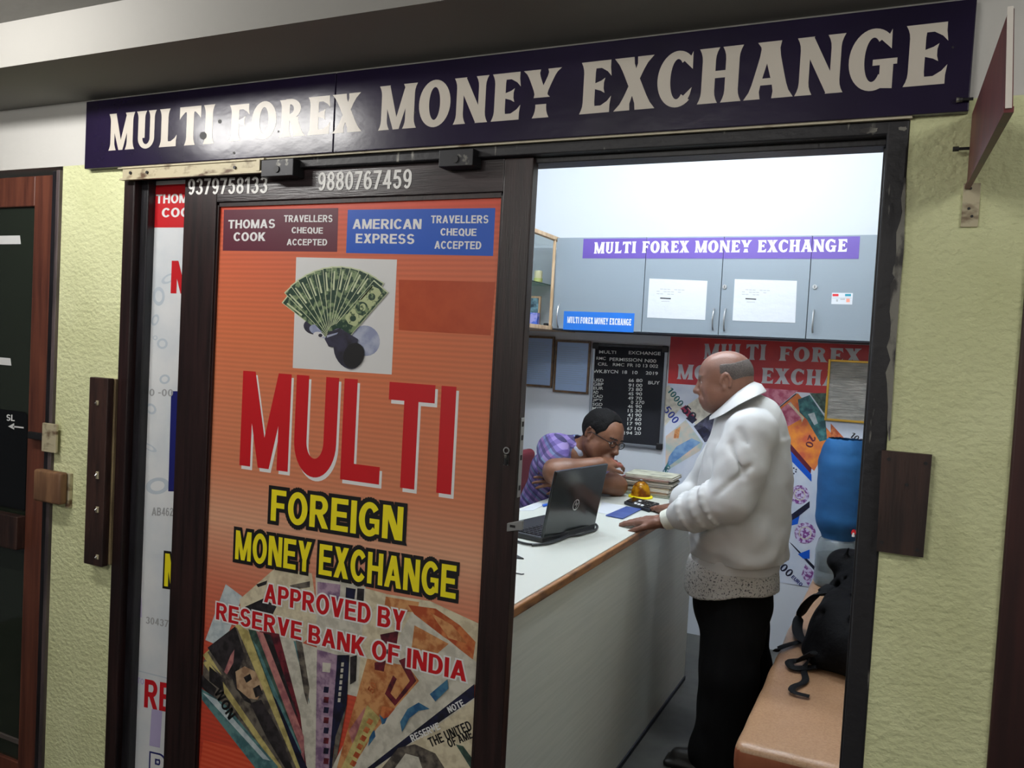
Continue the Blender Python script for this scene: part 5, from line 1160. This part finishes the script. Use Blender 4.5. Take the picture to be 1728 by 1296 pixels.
rs = np.random.RandomState(4)
for k in range(16):
    c_ = np.array((-.12, 3.45, .62))+np.array((.14, .3, .12))*(rs.rand(3)*2-1); d_ = rs.randn(3)*.09; s.cone(c_-d_, c_+d_, .014, .008, .02, 'add' if k % 2 else 'sub')
s.wobble(.006, 22, 8); s.halfspace((0, 0, .4815), (0, 0, -1)); s.halfspace((.115, 0, 0), (1, 0, 0))
s.build('bag_body', M_BAG, bp)
def bpt(px, py, z): return at(px, py, Z=z)
def smooth_path(P, n=5):
    out = []
    for i in range(len(P)-1):
        for k in range(n):
            t = k/n; a0, a1, a2, a3 = P[max(i-1, 0)], P[i], P[i+1], P[min(i+2, len(P)-1)]
            out.append(.5*((2*a1)+(a2-a0)*t+(2*a0-5*a1+4*a2-a3)*t*t+(3*a1-a0-3*a2+a3)*t**3))
    return out+[P[-1]]
c6b = lambda x, y: (1080+x/3.274, 900+y/3.274)
b = MB(); b.tube(smooth_path([bpt(*c6b(1050, 290), .70), bpt(*c6b(990, 330), .68), bpt(*c6b(930, 380), .62), bpt(*c6b(885, 450), .54), bpt(*c6b(868, 520), .50), bpt(*c6b(885, 575), .50), bpt(*c6b(930, 610), .51)]), .021, M_STRAP, 8, flat=.3, flatdir=(0, 0, 1)); b.build('shoulder_strap', bp, smooth=50)
b = MB(); b.tube(smooth_path([bpt(*c6b(940, 590), .51), bpt(*c6b(880, 600), .492), bpt(*c6b(820, 615), .489), bpt(*c6b(770, 634), .488), bpt(*c6b(752, 650), .47)]), .014, M_STRAP, 8, flat=.3, flatdir=(0, 0, 1)); b.build('side_strap', bp, smooth=50)
b = MB(); b.tube(smooth_path([bpt(*c6b(940, 690), .53), bpt(*c6b(905, 750), .49), bpt(*c6b(915, 800), .4875), bpt(*c6b(900, 825), .487), bpt(*c6b(850, 845), .487), bpt(*c6b(845, 875), .487), bpt(*c6b(935, 900), .487)], 4), .012, M_STRAP, 8, flat=.3, flatdir=(0, 0, 1)); b.build('strap_end', bp, smooth=50)
b = MB(); b.tube(smooth_path([bpt(*c6b(960, 660), .56), bpt(*c6b(880, 700), .50), bpt(*c6b(826, 712), .492), bpt(*c6b(850, 745), .492), bpt(*c6b(930, 742), .492), bpt(*c6b(975, 738), .50)]), .016, M_STRAP, 8, flat=.45, flatdir=(0, 0, 1)); b.build('buckle_strap', bp, smooth=50)
b = MB(); b.tube(smooth_path([bpt(*c6b(1000, 340), .66), bpt(*c6b(1050, 330), .70), bpt(*c6b(1110, 320), .70), bpt(*c6b(1140, 400), .66)]), .013, M_STRAP, 8, flat=.4, flatdir=(0, 0, 1)); b.build('grab_handle', bp, smooth=50)

# ------------------------------------------------------------------ clerk's chair
M_CHR = mat('maroon_fabric', (96, 26, 38), .8, bump=(120, .3))
ch = thing('office_chair', 'maroon office chair behind the seated clerk', 'chair', (-1.58, 3.76, 0))
s = SDF((-1.9, 3.46, .40), (-1.30, 4.06, .60), .009); s.rbox((-1.58, 3.76, .46), (.22, .22, .04), .03, k=0); s.build('seat', M_CHR, ch)
pk = at(893, 762, Y=3.95)
s = SDF((-1.95, 3.46, .52), (-1.70, 4.20, 1.30), .008); s.rbox((-1.815, 3.83, (pk.z+.60)/2), (.03, .275, (pk.z-.60)/2), .028, k=0); s.build('backrest', M_CHR, ch)
b = MB(); b.tube([(-1.58, 3.76, .08), (-1.58, 3.76, .425)], .026, M_BLK, 16)
b.build('gas_post', ch, smooth=40)
b = MB(); b.tube([(-1.77, 3.76, .44), (-1.868, 3.76, .50), (-1.868, 3.76, .66)], .018, M_BLK, 10); b.build('back_bracket', ch, smooth=40)
for k in range(5):
    a_ = 2*math.pi*k/5; e = (-1.58+.26*math.cos(a_), 3.76+.26*math.sin(a_), .07); b = MB(); b.tube([(-1.58, 3.76, .10), e], [.022, .016], M_BLK, 8); b.build('foot_arm', ch, smooth=40)
    b = MB(); b.tube([(e[0]-.012, e[1], .031), (e[0]+.012, e[1], .031)], .03, M_KEY, 14); b.build('castor', ch, smooth=40)

# ================================================================== people
M_SKIN = mat('warm_brown_skin', (124, 87, 71), .42, noise=((106, 72, 58), 14, (1, 1, 1), .35, .7), bump=(150, .15), spec=.4)
M_SKIN2 = mat('brown_skin', (118, 80, 59), .45, noise=((100, 66, 48), 14, (1, 1, 1), .35, .7), bump=(150, .15), spec=.4)
M_LIP = mat('lip_skin', (140, 82, 72), .45); M_EYEW = mat('eye_white', (216, 210, 204), .2); M_IRIS = mat('dark_iris', (30, 20, 16), .15); M_BROWG = mat('grey_brow_hair', (96, 84, 78), .8); M_BROWB = mat('black_brow_hair', (30, 24, 22), .8)
M_HAIRG = mat('short_grey_hair', (92, 84, 80), .85, noise=((70, 64, 62), 240, (1, 1, 1), .4, .65), bump=(220, .6)); M_HAIRB = mat('black_hair', (12, 11, 11), .8, noise=((20, 18, 18), 80, (1, 1, 1), .5, .7), bump=(160, .5, (1, 1, 1), .004), spec=.15)
V3 = lambda *a: np.array(a, float)
def nrm(v): v = np.array(v, float); return v/np.linalg.norm(v)
class Head:
    """head frame: o = centre at eye height, f forward, l left, u up"""
    def __init__(s, o, f, tilt=(0, 0, 1), k=1.0):
        s.o = np.array(o[:], float); s.f = nrm(f); s.l = nrm(np.cross(tilt, s.f)); s.u = np.cross(s.f, s.l); s.k = k; s.R = np.stack([s.f, s.l, s.u])
    def w(s, x, y, z): return s.o+s.k*(s.f*x+s.l*y+s.u*z)
    def local(s, P): return (P-s.o) @ s.R.T/s.k
    def sculpt(s, S, nose=1.0, jaw=1.0, cheek=1.0):
        w, k, R = s.w, s.k, s.R
        E = lambda c, r, kk, op='add': S.ell(w(*c), np.array(r)*k, R, kk*k, op)
        C = lambda a, b_, ra, rb, kk, op='add': S.cone(w(*a), w(*b_), ra*k, rb*k, kk*k, op)
        E((-.014, 0, .030), (.099, .076, .088), .0)
        E((.028, 0, .025), (.062, .064, .072), .03)
        E((.030, 0, -.030), (.060, .058*cheek, .080), .03)
        for sg in (1, -1):
            C((-.012, .056*sg, -.052), (.055, .026*sg*jaw, -.092), .022, .020, .03)
            E((.050, .036*sg, -.026), (.030, .026*cheek, .026), .02)
            E((.02, .048*sg, -.06), (.04, .02*cheek, .035), .03)
        E((.066, 0, -.096), (.023, .024, .019), .025)
        C((.080, -.030, .021), (.080, .030, .021), .011, .011, .014)
        C((.086, 0, .018), (.108, 0, -.030), .0085, .0115*nose, .012)
        E((.109, 0, -.034), (.013*nose, .0125*nose, .0105*nose), .008)
        for sg in (1, -1): E((.098, .013*sg, -.037), (.012, .008*nose, .009), .006)
        for sg in (1, -1):
            E((.092, .031*sg, .001), (.017, .016, .011), .010, 'sub')
            E((.074, .031*sg, .001), (.0135, .0145, .0125), .003)
            C((.082, .020*sg, .009), (.080, .044*sg, .008), .004, .0035, .004)
            C((.080, .020*sg, -.008), (.078, .042*sg, -.008), .0035, .003, .005)
            C((.088, .012*sg, .023), (.080, .048*sg, .026), .0045, .003, .005)
        E((.078, 0, -.066), (.022, .030, .026), .02)
        C((.0945, -.017, -.0645), (.0945, .017, -.0645), .0055, .0055, .006); C((.098, -.006, -.064), (.098, .006, -.064), .006, .006, .006)
        C((.092, -.014, -.077), (.092, .014, -.077), .0068, .0068, .006)
        C((.104, -.020, -.0705), (.104, .020, -.0705), .0028, .0028, .003, 'sub')
        C((.097, 0, -.050), (.097, 0, -.056), .003, .0035, .005, 'sub')
        for sg in (1, -1):
            C((.094, .020*sg, -.036), (.084, .032*sg, -.058), .003, .003, .008, 'sub')
            n = 9
            P = [(-.012+.017*math.cos(t)-.004, (.078+.007*(math.cos(t) < 0))*sg, -.002+.031*math.sin(t)) for t in [math.radians(-80+300*i/n) for i in range(n+1)]]
            for i in range(n): C(P[i], P[i+1], .0052, .0052, .004)
            E((-.014, .074*sg, -.004), (.016, .008, .026), .008)
            E((-.008, .086*sg, -.004), (.008, .009, .013), .006, 'sub')
            E((-.006, .078*sg, -.031), (.009, .006, .009), .006)
            C((.004, .078*sg, .0), (.003, .077*sg, -.010), .005, .005, .004)
    def face_region(s, c, brow=True):
        p = s.local(c); out = np.zeros(len(c), int); x, y, z = p[:, 0], np.abs(p[:, 1]), p[:, 2]
        eye = ((y-.031)/.0125)**2+((z-.001)/.0052)**2 < 1; eye &= x > .07
        iris = ((y-.031)**2+(z-.001)**2 < .0055**2) & (x > .07)
        lip = (x > .085) & (y < .021-np.abs(z+.07)*.4) & (z > -.083) & (z < -.0595)
        br = (x > .06) & (np.abs(z-.0245-.05*(y-.03)*(y < .03)) < .0042) & (y > .011) & (y < .049)
        out[lip] = 1; out[eye] = 2; out[iris] = 3
        if brow: out[br] = 4
        return out
def hand(S, wr, F, up, side, L=.175, spread=.10, curl=(.15, .25, .2), thumb=True, kk=.006):
    """wr wrist, F finger direction, up back-of-hand normal, side +1: thumb lies on F x up side"""
    F, up = nrm(F), np.array(up, float); up = nrm(up-F*(up@F)); sd = np.cross(F, up)*side; k = L/.19
    R = np.stack([F, sd, up]); wr = np.array(wr[:], float)
    S.cone(wr-F*.03, wr+F*.03*k, .027*k, .026*k, .012, flat=(up, .78))
    S.rbox(wr+F*.055*k, np.array((.052, .041, .0145))*k, .013*k, R, k=.014)
    S.ell(wr+F*.035*k+sd*.026*k-up*.006*k, np.array((.030, .017, .015))*k, R, k=.012)
    for i, (o, ln) in enumerate(((.029, .074), (.010, .083), (-.010, .077), (-.028, .060))):
        a = spread*(o/.029); d = nrm(F*math.cos(a)+sd*math.sin(a)); p = wr+F*(.102-.006*abs(i-1.2))*k+sd*o*k+up*.001*k; r = (.0098, .0088, .0080, .0070); b_ = 0
        S.cone(p-F*.02*k, p, .0100*k, .0102*k, kk)
        for j, fr in enumerate((.45, .31, .24)):
            b_ += curl[j]; q = p+(d*math.cos(b_)-up*math.sin(b_))*ln*fr*k; S.cone(p, q, r[j]*k, r[j+1]*k, kk*.7); p = q
    if thumb:
        p = wr+F*.022*k+sd*.026*k-up*.004*k; d = nrm(F*.75+sd*.62-up*.12)
        q = p+d*.042*k; S.cone(p, q, .0145*k, .0112*k, .010); d2 = nrm(F*.92+sd*.34-up*.16); p2 = q+d2*.032*k; S.cone(q, p2, .0108*k, .0095*k, .005); p3 = p2+nrm(d2+F*.15-up*.1)*.024*k; S.cone(p2, p3, .0095*k, .0075*k, .005)
def A_(px, py, Y=None, Z=None): return np.array(at(px, py, Y=Y, Z=Z)[:])

# ------------------------------------------------------------------ standing visitor
YM = 3.30
mroot = thing('person', 'bald grey-fringed man in a white jacket standing with both hands on the counter', 'person', (-.57, 3.30, .001))
hm = Head(A_(1222, 643, Y=3.27), (-1, -.10, -.12), k=.985)
nk = A_(1252, 705, Y=3.30)
shL, shR = A_(1268, 732, Y=3.11), A_(1248, 735, Y=3.47)
elL, elR = A_(1232, 842, Y=3.04), A_(1180, 835, Y=3.56)
wrL, wrR = A_(1120, 879, Z=.955), A_(1146, 858, Z=.945)
tipL, tipR = A_(1054, 881, Z=zC+.012), A_(1103, 856.5, Z=zC+.010)
chest, belly, hip = A_(1256, 775, Y=3.30), A_(1246, 890, Y=3.30), A_(1238, 985, Y=3.30)
S = SDF((-1.06, 2.92, .84), (-.36, 3.76, 1.66), .0038)
hm.sculpt(S, nose=1.12, jaw=1.15, cheek=1.12)
S.cone(hm.w(-.030, 0, -.045), nk+V3(.0, 0, .0), .058, .064, .03); S.cone(hm.w(-.05, 0, -.03), nk+V3(.03, 0, -.02), .052, .062, .04); S.cone(hm.w(.035, 0, -.105), nk+V3(-.05, 0, -.02), .022, .045, .03)
S.cone(nk, chest, .07, .15, .04, flat=((1, 0, 0), .8)); S.cone(chest, belly, .15, .15, .05, flat=((1, 0, 0), .85)); S.cone(shL, shR, .065, .065, .05)
S.chain([shL, elL, wrL], [.055, .043, .029], .02); S.chain([shR, elR, wrR], [.055, .043, .029], .02)
hand(S, wrL, tipL-wrL, (-.15, -.1, 1), -1, np.linalg.norm(tipL-wrL)+.02, .05, (.0, .10, .10), True)
hand(S, wrR, tipR-wrR, (-.15, -.05, 1), 1, np.linalg.norm(tipR-wrR)+.03, .06, (.0, .10, .10), True)
S.build('body', [M_SKIN, M_LIP, M_EYEW, M_IRIS, M_BROWG], mroot, region=hm.face_region, relax=2)
# fringe of hair
S = SDF(hm.o-.16, hm.o+.16, .004)
S.ell(hm.w(-.014, 0, .030), np.array((.1012, .0782, .0898))*hm.k, hm.R, 0)
X, Y, Z = np.meshgrid(*S.ax, indexing='ij'); P = hm.local(np.stack([X, Y, Z], -1).reshape(-1, 3)); x, y, z = P[:, 0], np.abs(P[:, 1]), P[:, 2]
lim = np.maximum.reduce([x-.018+.25*np.maximum(z-.03, 0), -(z+.040+.12*np.maximum(-x-.03, 0)), z-.068-.25*np.minimum(x+.04, 0)*-1+.0*x])
ear = .026-np.sqrt((x+.012)**2+(z+.002)**2+np.maximum(.06-y, 0)**2)
lim = np.maximum(lim, ear*.8)
S.d = np.maximum(S.d, (lim*hm.k).reshape(S.d.shape).astype(np.float32)); S.build('hair', M_HAIRG, mroot, relax=2)
# jacket
M_JKT = mat('white_jacket_cloth', (192, 193, 193), .65, noise=((182, 183, 184), 5, (1, 1, 1), .4, .65), bump=(9, .22, (1, 1, 1), .01)); M_CUFF = mat('cream_ribbed_knit', (222, 224, 212), .7, bump=(90, .5, (1, 1, .05)))
S = SDF((-1.0, 2.90, .70), (-.26, 3.80, 1.52), .0048)
fx = ((1, 0, 0), .80)
def J(px, py): return A_(px, py, Y=3.30)
S.chain([J(1264, 706), J(1264, 742), J(1259, 800), J(1253, 850), J(1249, 893), J(1246, 921), J(1244, 930)], [.088, .180, .212, .217, .222, .224, .212], .03, flat=fx)
S.cone(shL+V3(0, .04, .0), shR-V3(0, .04, 0), .088, .088, .05); S.cone(J(1268, 704), J(1262, 730), .055, .09, .05)
for sh, el, wr in ((shL, elL, wrL), (shR, elR, wrR)):
    d = nrm(wr-el); mid = sh+(el-sh)*.5; cf = wr-d*.058
    S.chain([sh, mid, el], [.092, .088, .084], .035); S.chain([el, el+(wr-el)*.45, cf-d*.03, cf], [.084, .076, .064, .040], .022)
    S.cone(el+(wr-el)*.55-V3(0, 0, .022), cf-d*.05-V3(0, 0, .020), .048, .034, .025)
for (p, q, r, op) in (((1290, 760), (1262, 905), .010, 'sub'), ((1318, 790), (1285, 900), .007, 'sub'), ((1205, 900), (1262, 880), .010, 'sub'), ((1180, 800), (1172, 900), .008, 'sub'), ((1285, 890), (1270, 925), .008, 'add'), ((1240, 890), (1235, 925), .010, 'add'), ((1200, 905), (1195, 925), .008, 'add'), ((1310, 880), (1300, 925), .008, 'sub'), ((1222, 885), (1215, 928), .008, 'sub'), ((1258, 900), (1250, 928), .009, 'sub')):
    d_ = 3.30-.205; S.cone(A_(p[0], p[1], Y=d_+.03), A_(q[0], q[1], Y=d_+.01), r, r, .018, op)
# fold lines on the near sleeve: soft creases along the outside of the arm
ax_ = nrm(elL-shL); o_ = nrm(np.cross(ax_, V3(1, 0, 0))); o_ = o_ if o_[1] < 0 else -o_
for t0, t1, a0, a1 in ((.25, .70, -.5, .5), (.55, 1.0, .6, -.4), (.05, .35, -.3, .6)):
    f1 = nrm(o_+V3(1, 0, 0)*a0); f2 = nrm(o_+V3(1, 0, 0)*a1); S.cone(shL+(elL-shL)*t0+f1*.093, shL+(elL-shL)*t1+f2*.090, .005, .003, .022, 'sub')
for t, dz in ((.10, .03), (.30, .0), (.52, -.01)):
    c_ = elL+(wrL-elL)*t; r_ = .084-.022*t; a_ = nrm(wrL-elL); e1 = nrm(np.cross(a_, V3(0, 0, 1))); e2 = np.cross(e1, a_)
    P_ = [c_+a_*(.035*math.sin(u*.5)+dz*.3)+(e1*math.cos(u)+e2*math.sin(u))*(r_+.001) for u in [math.radians(q) for q in range(-70, 251, 20)]]
    S.chain(P_, [.0065]*len(P_), .016)
S.wobble(.0038, 22, 11); S.wobble(.0018, 55, 12); S.wobble(.010, 34, 17, (.80, 1.0))
S.ell(A_(1265, 898, Y=3.125), (.06, .035, .06), None, .05)
S.halfspace(J(1243, 937), (0, 0, -1))
S.build('jacket', M_JKT, mroot, relax=2)
wb = SDF((-.85, 2.98, .66), (-.28, 3.62, .88), .005)
wb.chain([J(1243, 934), J(1241, 952)], [.209, .207], 0, flat=fx); wb.halfspace(J(1243, 931), (0, 0, 1)); wb.halfspace(J(1241, 954), (0, 0, -1)); wb.wobble(.0022, 40, 5); wb.build('jacket_waistband', M_JKT, mroot)
for el, wr in ((elL, wrL), (elR, wrR)):
    d = nrm(wr-el); c_ = wr-d*.02; C = SDF(c_-.08, c_+.08, .0035); C.cone(wr-d*.075, wr-d*.004, .045, .037, 0); C.halfspace(wr-d*.002, d); C.halfspace(wr-d*.075, -d); C.build('cuff', M_CUFF, mroot)
def spline(P, n=6):
    out = []
    for i in range(len(P)-1):
        a0, a1, a2, a3 = P[max(i-1, 0)], P[i], P[i+1], P[min(i+2, len(P)-1)]
        for k in range(n):
            t = k/n; out.append(.5*((2*a1)+(a2-a0)*t+(2*a0-5*a1+4*a2-a3)*t*t+(3*a1-a0-3*a2+a3)*t**3))
    return out+[P[-1]]
def collar_strip(top, low, th, m, name):
    T, L = spline([A_(*q[:2], Y=q[2]) for q in top]), spline([A_(*q[:2], Y=q[2]) for q in low])
    ctr = nk+V3(.02, 0, .05); rows = []
    for a, c in zip(T, L):
        o_ = nrm((a+c)/2-ctr); mid = (a+c)/2+o_*.012
        rows.append([a-o_*.004, a+V3(0, 0, .004), a+o_*.006, mid+o_*.004, c+o_*th, c, mid-o_*.006])
    b = MB(); n = len(rows[0]); vs = [v for r in rows for v in r]
    fs = [(i*n+k, i*n+(k+1) % n, (i+1)*n+(k+1) % n, (i+1)*n+k) for i in range(len(rows)-1) for k in range(n)]+[tuple(range(n)), tuple(range((len(rows)-1)*n+n-1, (len(rows)-1)*n-1, -1))]
    b.add(vs, fs, m); return b.build(name, mroot, smooth=60)
collar_strip([(1209, 694, 3.235), (1222, 682, 3.215), (1243, 664, 3.20), (1262, 651, 3.225), (1271, 646, 3.30), (1262, 650, 3.40), (1236, 668, 3.43)], [(1199, 708, 3.20), (1220, 700, 3.145), (1246, 684, 3.12), (1276, 669, 3.155), (1292, 662, 3.30), (1282, 664, 3.46), (1250, 682, 3.50)], .006, M_JKT, 'jacket_collar')
# shirt hem under the jacket, trousers, shoes
M_SHT = mat('speckled_grey_shirt', (172, 170, 166), .8, noise=((74, 74, 78), 150, (1, 1, 1), .56, .62))
S = SDF((-.90, 2.98, .56), (-.28, 3.62, .90), .005)
S.chain([J(1242, 940), J(1236, 975), J(1232, 1012)], [.196, .212, .214], .0, flat=((1, 0, 0), .84)); S.halfspace(J(1243, 945), (0, 0, 1))
X, Y, Z = np.meshgrid(*S.ax, indexing='ij', sparse=True); zh = J(1236, 1003)[2]
S.d = np.maximum(S.d, (zh+.022+.006*np.sin(14*Y+1.0)+.014*np.sin(15*X+2)+.03*(X+.57)-Z).astype(np.float32)); S.wobble(.004, 26, 3); S.build('shirt', M_SHT, mroot)
M_TRS = mat('black_trouser_cloth', (9, 9, 10), .9, noise=((13, 13, 14), 5, (4, 4, .5), .4, .65), bump=(9, .3, (4, 4, .6), .01), spec=.12)
S = SDF((-.86, 2.98, .03), (-.26, 3.66, .80), .007)
S.chain([J(1242, 960), J(1236, 1012)], [.17, .175], .02, flat=((1, 0, 0), .84))
aL, aR = A_(1212, 1268, Y=3.16), A_(1256, 1235, Y=3.46)
aL[2] = .075; aR[2] = .075
for h_, kn, an in ((A_(1236, 1010, Y=3.225), A_(1230, 1140, Y=3.18), aL), (A_(1246, 1005, Y=3.40), A_(1254, 1118, Y=3.43), aR)):
    S.chain([h_, kn, an], [.112, .110, .100], .03); S.cone(an+V3(-.02, 0, .01), an+V3(.02, 0, .06), .09, .09, .03)
S.cone(A_(1256, 1030, Y=3.28), A_(1258, 1080, Y=3.26), .09, .07, .05); S.wobble(.005, 22, 9); S.halfspace((0, 0, .042), (0, 0, -1)); S.build('trousers', M_TRS, mroot)
M_SHOE = mat('black_shoe_leather', (22, 20, 20), .35)
for an in (aL, aR):
    c_ = np.array((an[0], an[1], 0)); S = SDF(c_+V3(-.30, -.10, -.01), c_+V3(.16, .10, .13), .005)
    S.rbox(c_+V3(-.05, 0, .014), (.150, .046, .014), .012, k=0); S.cone(c_+V3(.055, 0, .055), c_+V3(-.145, 0, .035), .048, .036, .02, flat=((0, 1, 0), .95)); S.cone(c_+V3(.05, 0, .06), c_+V3(.03, 0, .10), .046, .045, .03); S.halfspace((0, 0, .002), (0, 0, -1)); S.build('shoe', M_SHOE, mroot)

# ------------------------------------------------------------------ seated clerk leaning on folded arms
croot = thing('person', 'dark haired man with glasses in a striped shirt leaning on folded arms', 'person', (-1.58, 3.72, .501))
hc_ = Head(A_(1017, 737, Y=3.66), (.86, -.38, -.30), tilt=(.36, .05, 1), k=.99)
nk2 = A_(984, 762, Y=3.70); hp = V3(-1.585, 3.72, .56); ch2 = A_(950, 815, Y=3.70)
sR, sL = A_(934, 762, Y=3.55), A_(985, 776, Y=3.88)
eR, eL = A_(936, 797, Y=3.38), A_(1041, 820, Y=3.77)
wR, wL = A_(1012, 783, Y=3.52), A_(958, 812, Y=3.50)
S = SDF((-2.0, 3.18, .50), (-1.05, 4.06, 1.36), .0042)
hc_.sculpt(S, nose=1.05, cheek=1.12, jaw=1.1)
S.cone(hc_.w(-.035, 0, -.045), nk2+V3(-.02, 0, -.01), .056, .062, .03); S.cone(hc_.w(.03, 0, -.09), nk2+V3(.04, 0, -.03), .03, .05, .03)
S.chain([nk2+V3(-.03, 0, -.05), ch2, hp], [.09, .14, .14], .05, flat=((.8, 0, .5), .8)); S.cone(sR, sL, .06, .06, .04)
S.chain([sR, eR, wR], [.058, .050, .032], .02); S.chain([sL, eL, wL], [.055, .047, .032], .02); S.ell(eR+(wR-eR)*.25, (.052, .05, .047), None, .03)
hand(S, wR, A_(1050, 779, Y=3.66)-wR, (.2, -.45, .85), 1, .175, .12, (.15, .45, .45), True)
hand(S, wL, A_(912, 808, Y=3.42)-wL, (.0, -.85, .5), -1, .17, .22, (.1, .25, .2), True)
S.halfspace((0, 0, .512), (0, 0, -1))
S.build('body', [M_SKIN2, M_LIP, M_EYEW, M_IRIS, M_BROWB], croot, region=hc_.face_region, relax=2)
S = SDF(hc_.o-.17, hc_.o+.17, .004)
S.ell(hc_.w(-.018, 0, .034), np.array((.110, .086, .097))*hc_.k, hc_.R, 0)
X, Y, Z = np.meshgrid(*S.ax, indexing='ij'); P = hc_.local(np.stack([X, Y, Z], -1).reshape(-1, 3)); x, y, z = P[:, 0], np.abs(P[:, 1]), P[:, 2]
front = x-.052+np.maximum(.045-z, 0)*.75-np.maximum(.03-y, 0)*.3
low = -(z+.070-.5*np.maximum(x+.02, 0))
ear = .030-np.sqrt((x+.010)**2+(z+.006)**2+np.maximum(.06-y, 0)**2)
S.d = np.maximum(S.d, (np.maximum.reduce([front, low, ear*.8])*hc_.k).reshape(S.d.shape).astype(np.float32)); S.wobble(.0012, 120, 2); S.build('hair', M_HAIRB, croot, relax=1)
# glasses
gl = MB()
M_SPEC = mat('dark_spectacle_rim', (24, 22, 24), .3)
for sg in (1, -1):
    gl.tube([hc_.w(.098, .031*sg+.021*math.cos(t), .0+.0155*math.sin(t)) for t in [2*math.pi*k/20 for k in range(21)]], .0019, M_SPEC, 6)
    gl.tube([hc_.w(.097, .051*sg, .006), hc_.w(.085, .068*sg, .008), hc_.w(-.005, .082*sg, .010), hc_.w(-.03, .083*sg, -.006)], .002, M_SPEC, 6)
gl.tube([hc_.w(.100, -.010, .004), hc_.w(.108, 0, .007), hc_.w(.100, .010, .004)], .0017, M_SPEC, 6); gl.build('spectacles', croot, smooth=50)
# striped shirt
sh_m = bpy.data.materials.new('striped_purple_cloth'); sh_m.use_nodes = True; nt = sh_m.node_tree; bs = nt.nodes['Principled BSDF']; bs.inputs['Roughness'].default_value = .8
tc = nt.nodes.new('ShaderNodeTexCoord'); mp = nt.nodes.new('ShaderNodeMapping'); mp.inputs['Rotation'].default_value = (0, math.radians(-28), math.radians(8)); nt.links.new(tc.outputs['Object'], mp.inputs['Vector'])
def band(axis, scale, dist):
    wv = nt.nodes.new('ShaderNodeTexWave'); wv.bands_direction = axis; wv.inputs['Scale'].default_value = scale; wv.inputs['Distortion'].default_value = dist; wv.inputs['Detail'].default_value = 2.0; wv.wave_profile = 'SAW'
    nt.links.new(mp.outputs[0], wv.inputs['Vector']); return wv.outputs['Fac']
def ramp(src, stops):
    cr = nt.nodes.new('ShaderNodeValToRGB'); cr.color_ramp.interpolation = 'CONSTANT'; e0 = cr.color_ramp.elements
    e0[0].position = 0; e0[0].color = rgb(stops[0][1]); e0[1].position = stops[1][0]; e0[1].color = rgb(stops[1][1])
    for p_, c_ in stops[2:]:
        e = e0.new(p_); e.color = rgb(c_)
    nt.links.new(src, cr.inputs[0]); return cr.outputs[0]
ca = ramp(band('Z', 3.4, .8), [(0, (92, 78, 132)), (.10, (128, 112, 160)), (.22, (60, 54, 96)), (.34, (98, 122, 146)), (.42, (120, 104, 150)), (.56, (66, 56, 100)), (.70, (112, 84, 130)), (.82, (84, 100, 130)), (.92, (58, 52, 92))])
cb2 = ramp(band('X', 2.6, .8), [(0, (255, 255, 255)), (.35, (200, 190, 220)), (.55, (232, 226, 240)), (.75, (186, 180, 208))])
mx = nt.nodes.new('ShaderNodeMixRGB'); mx.blend_type = 'MULTIPLY'; mx.inputs[0].default_value = 1.0; nt.links.new(ca, mx.inputs[1]); nt.links.new(cb2, mx.inputs[2]); nt.links.new(mx.outputs[0], bs.inputs['Base Color'])
S = SDF((-2.02, 3.26, .50), (-1.22, 4.04, 1.26), .0055)
S.chain([nk2+V3(-.05, 0, -.055), ch2+V3(-.01, 0, .02), hp+V3(0, 0, .10), hp], [.090, .158, .165, .168], .04, flat=((.8, 0, .5), .82)); S.cone(sR+V3(-.012, .02, .0), sL, .070, .070, .05)
m_ = sR+(eR-sR)*.62; S.chain([sR, m_], [.082, .074], .02)
S.chain([sL, sL+(eL-sL)*.6], [.078, .070], .02); S.cone(A_(944, 757, Y=3.64), A_(976, 757, Y=3.70), .068, .066, .03); S.cone(A_(976, 757, Y=3.70), sL, .064, .066, .03)
S.cone(nk2+V3(.02, 0, .035), hc_.w(-.02, 0, -.02), .066, .05, .004, 'sub')
S.wobble(.004, 28, 21); S.halfspace((0, 0, .506), (0, 0, -1)); S.build('shirt', sh_m, croot, relax=2)
C = SDF(nk2-.16, nk2+.16, .004); cn = nrm(V3(.45, 0, .9)); e1 = nrm(np.cross(cn, V3(0, 1, 0))); e2 = np.cross(cn, e1)
C.chain([nk2+V3(-.005, 0, .006)+(e1*math.cos(t)*.074+e2*math.sin(t)*.072) for t in [math.radians(30+300*k/12) for k in range(13)]], [.010]*13, .006, flat=(e1*0+cn, 1.8)); C.build('shirt_collar', mat('grey_collar_cloth', (150, 156, 170), .8), croot)
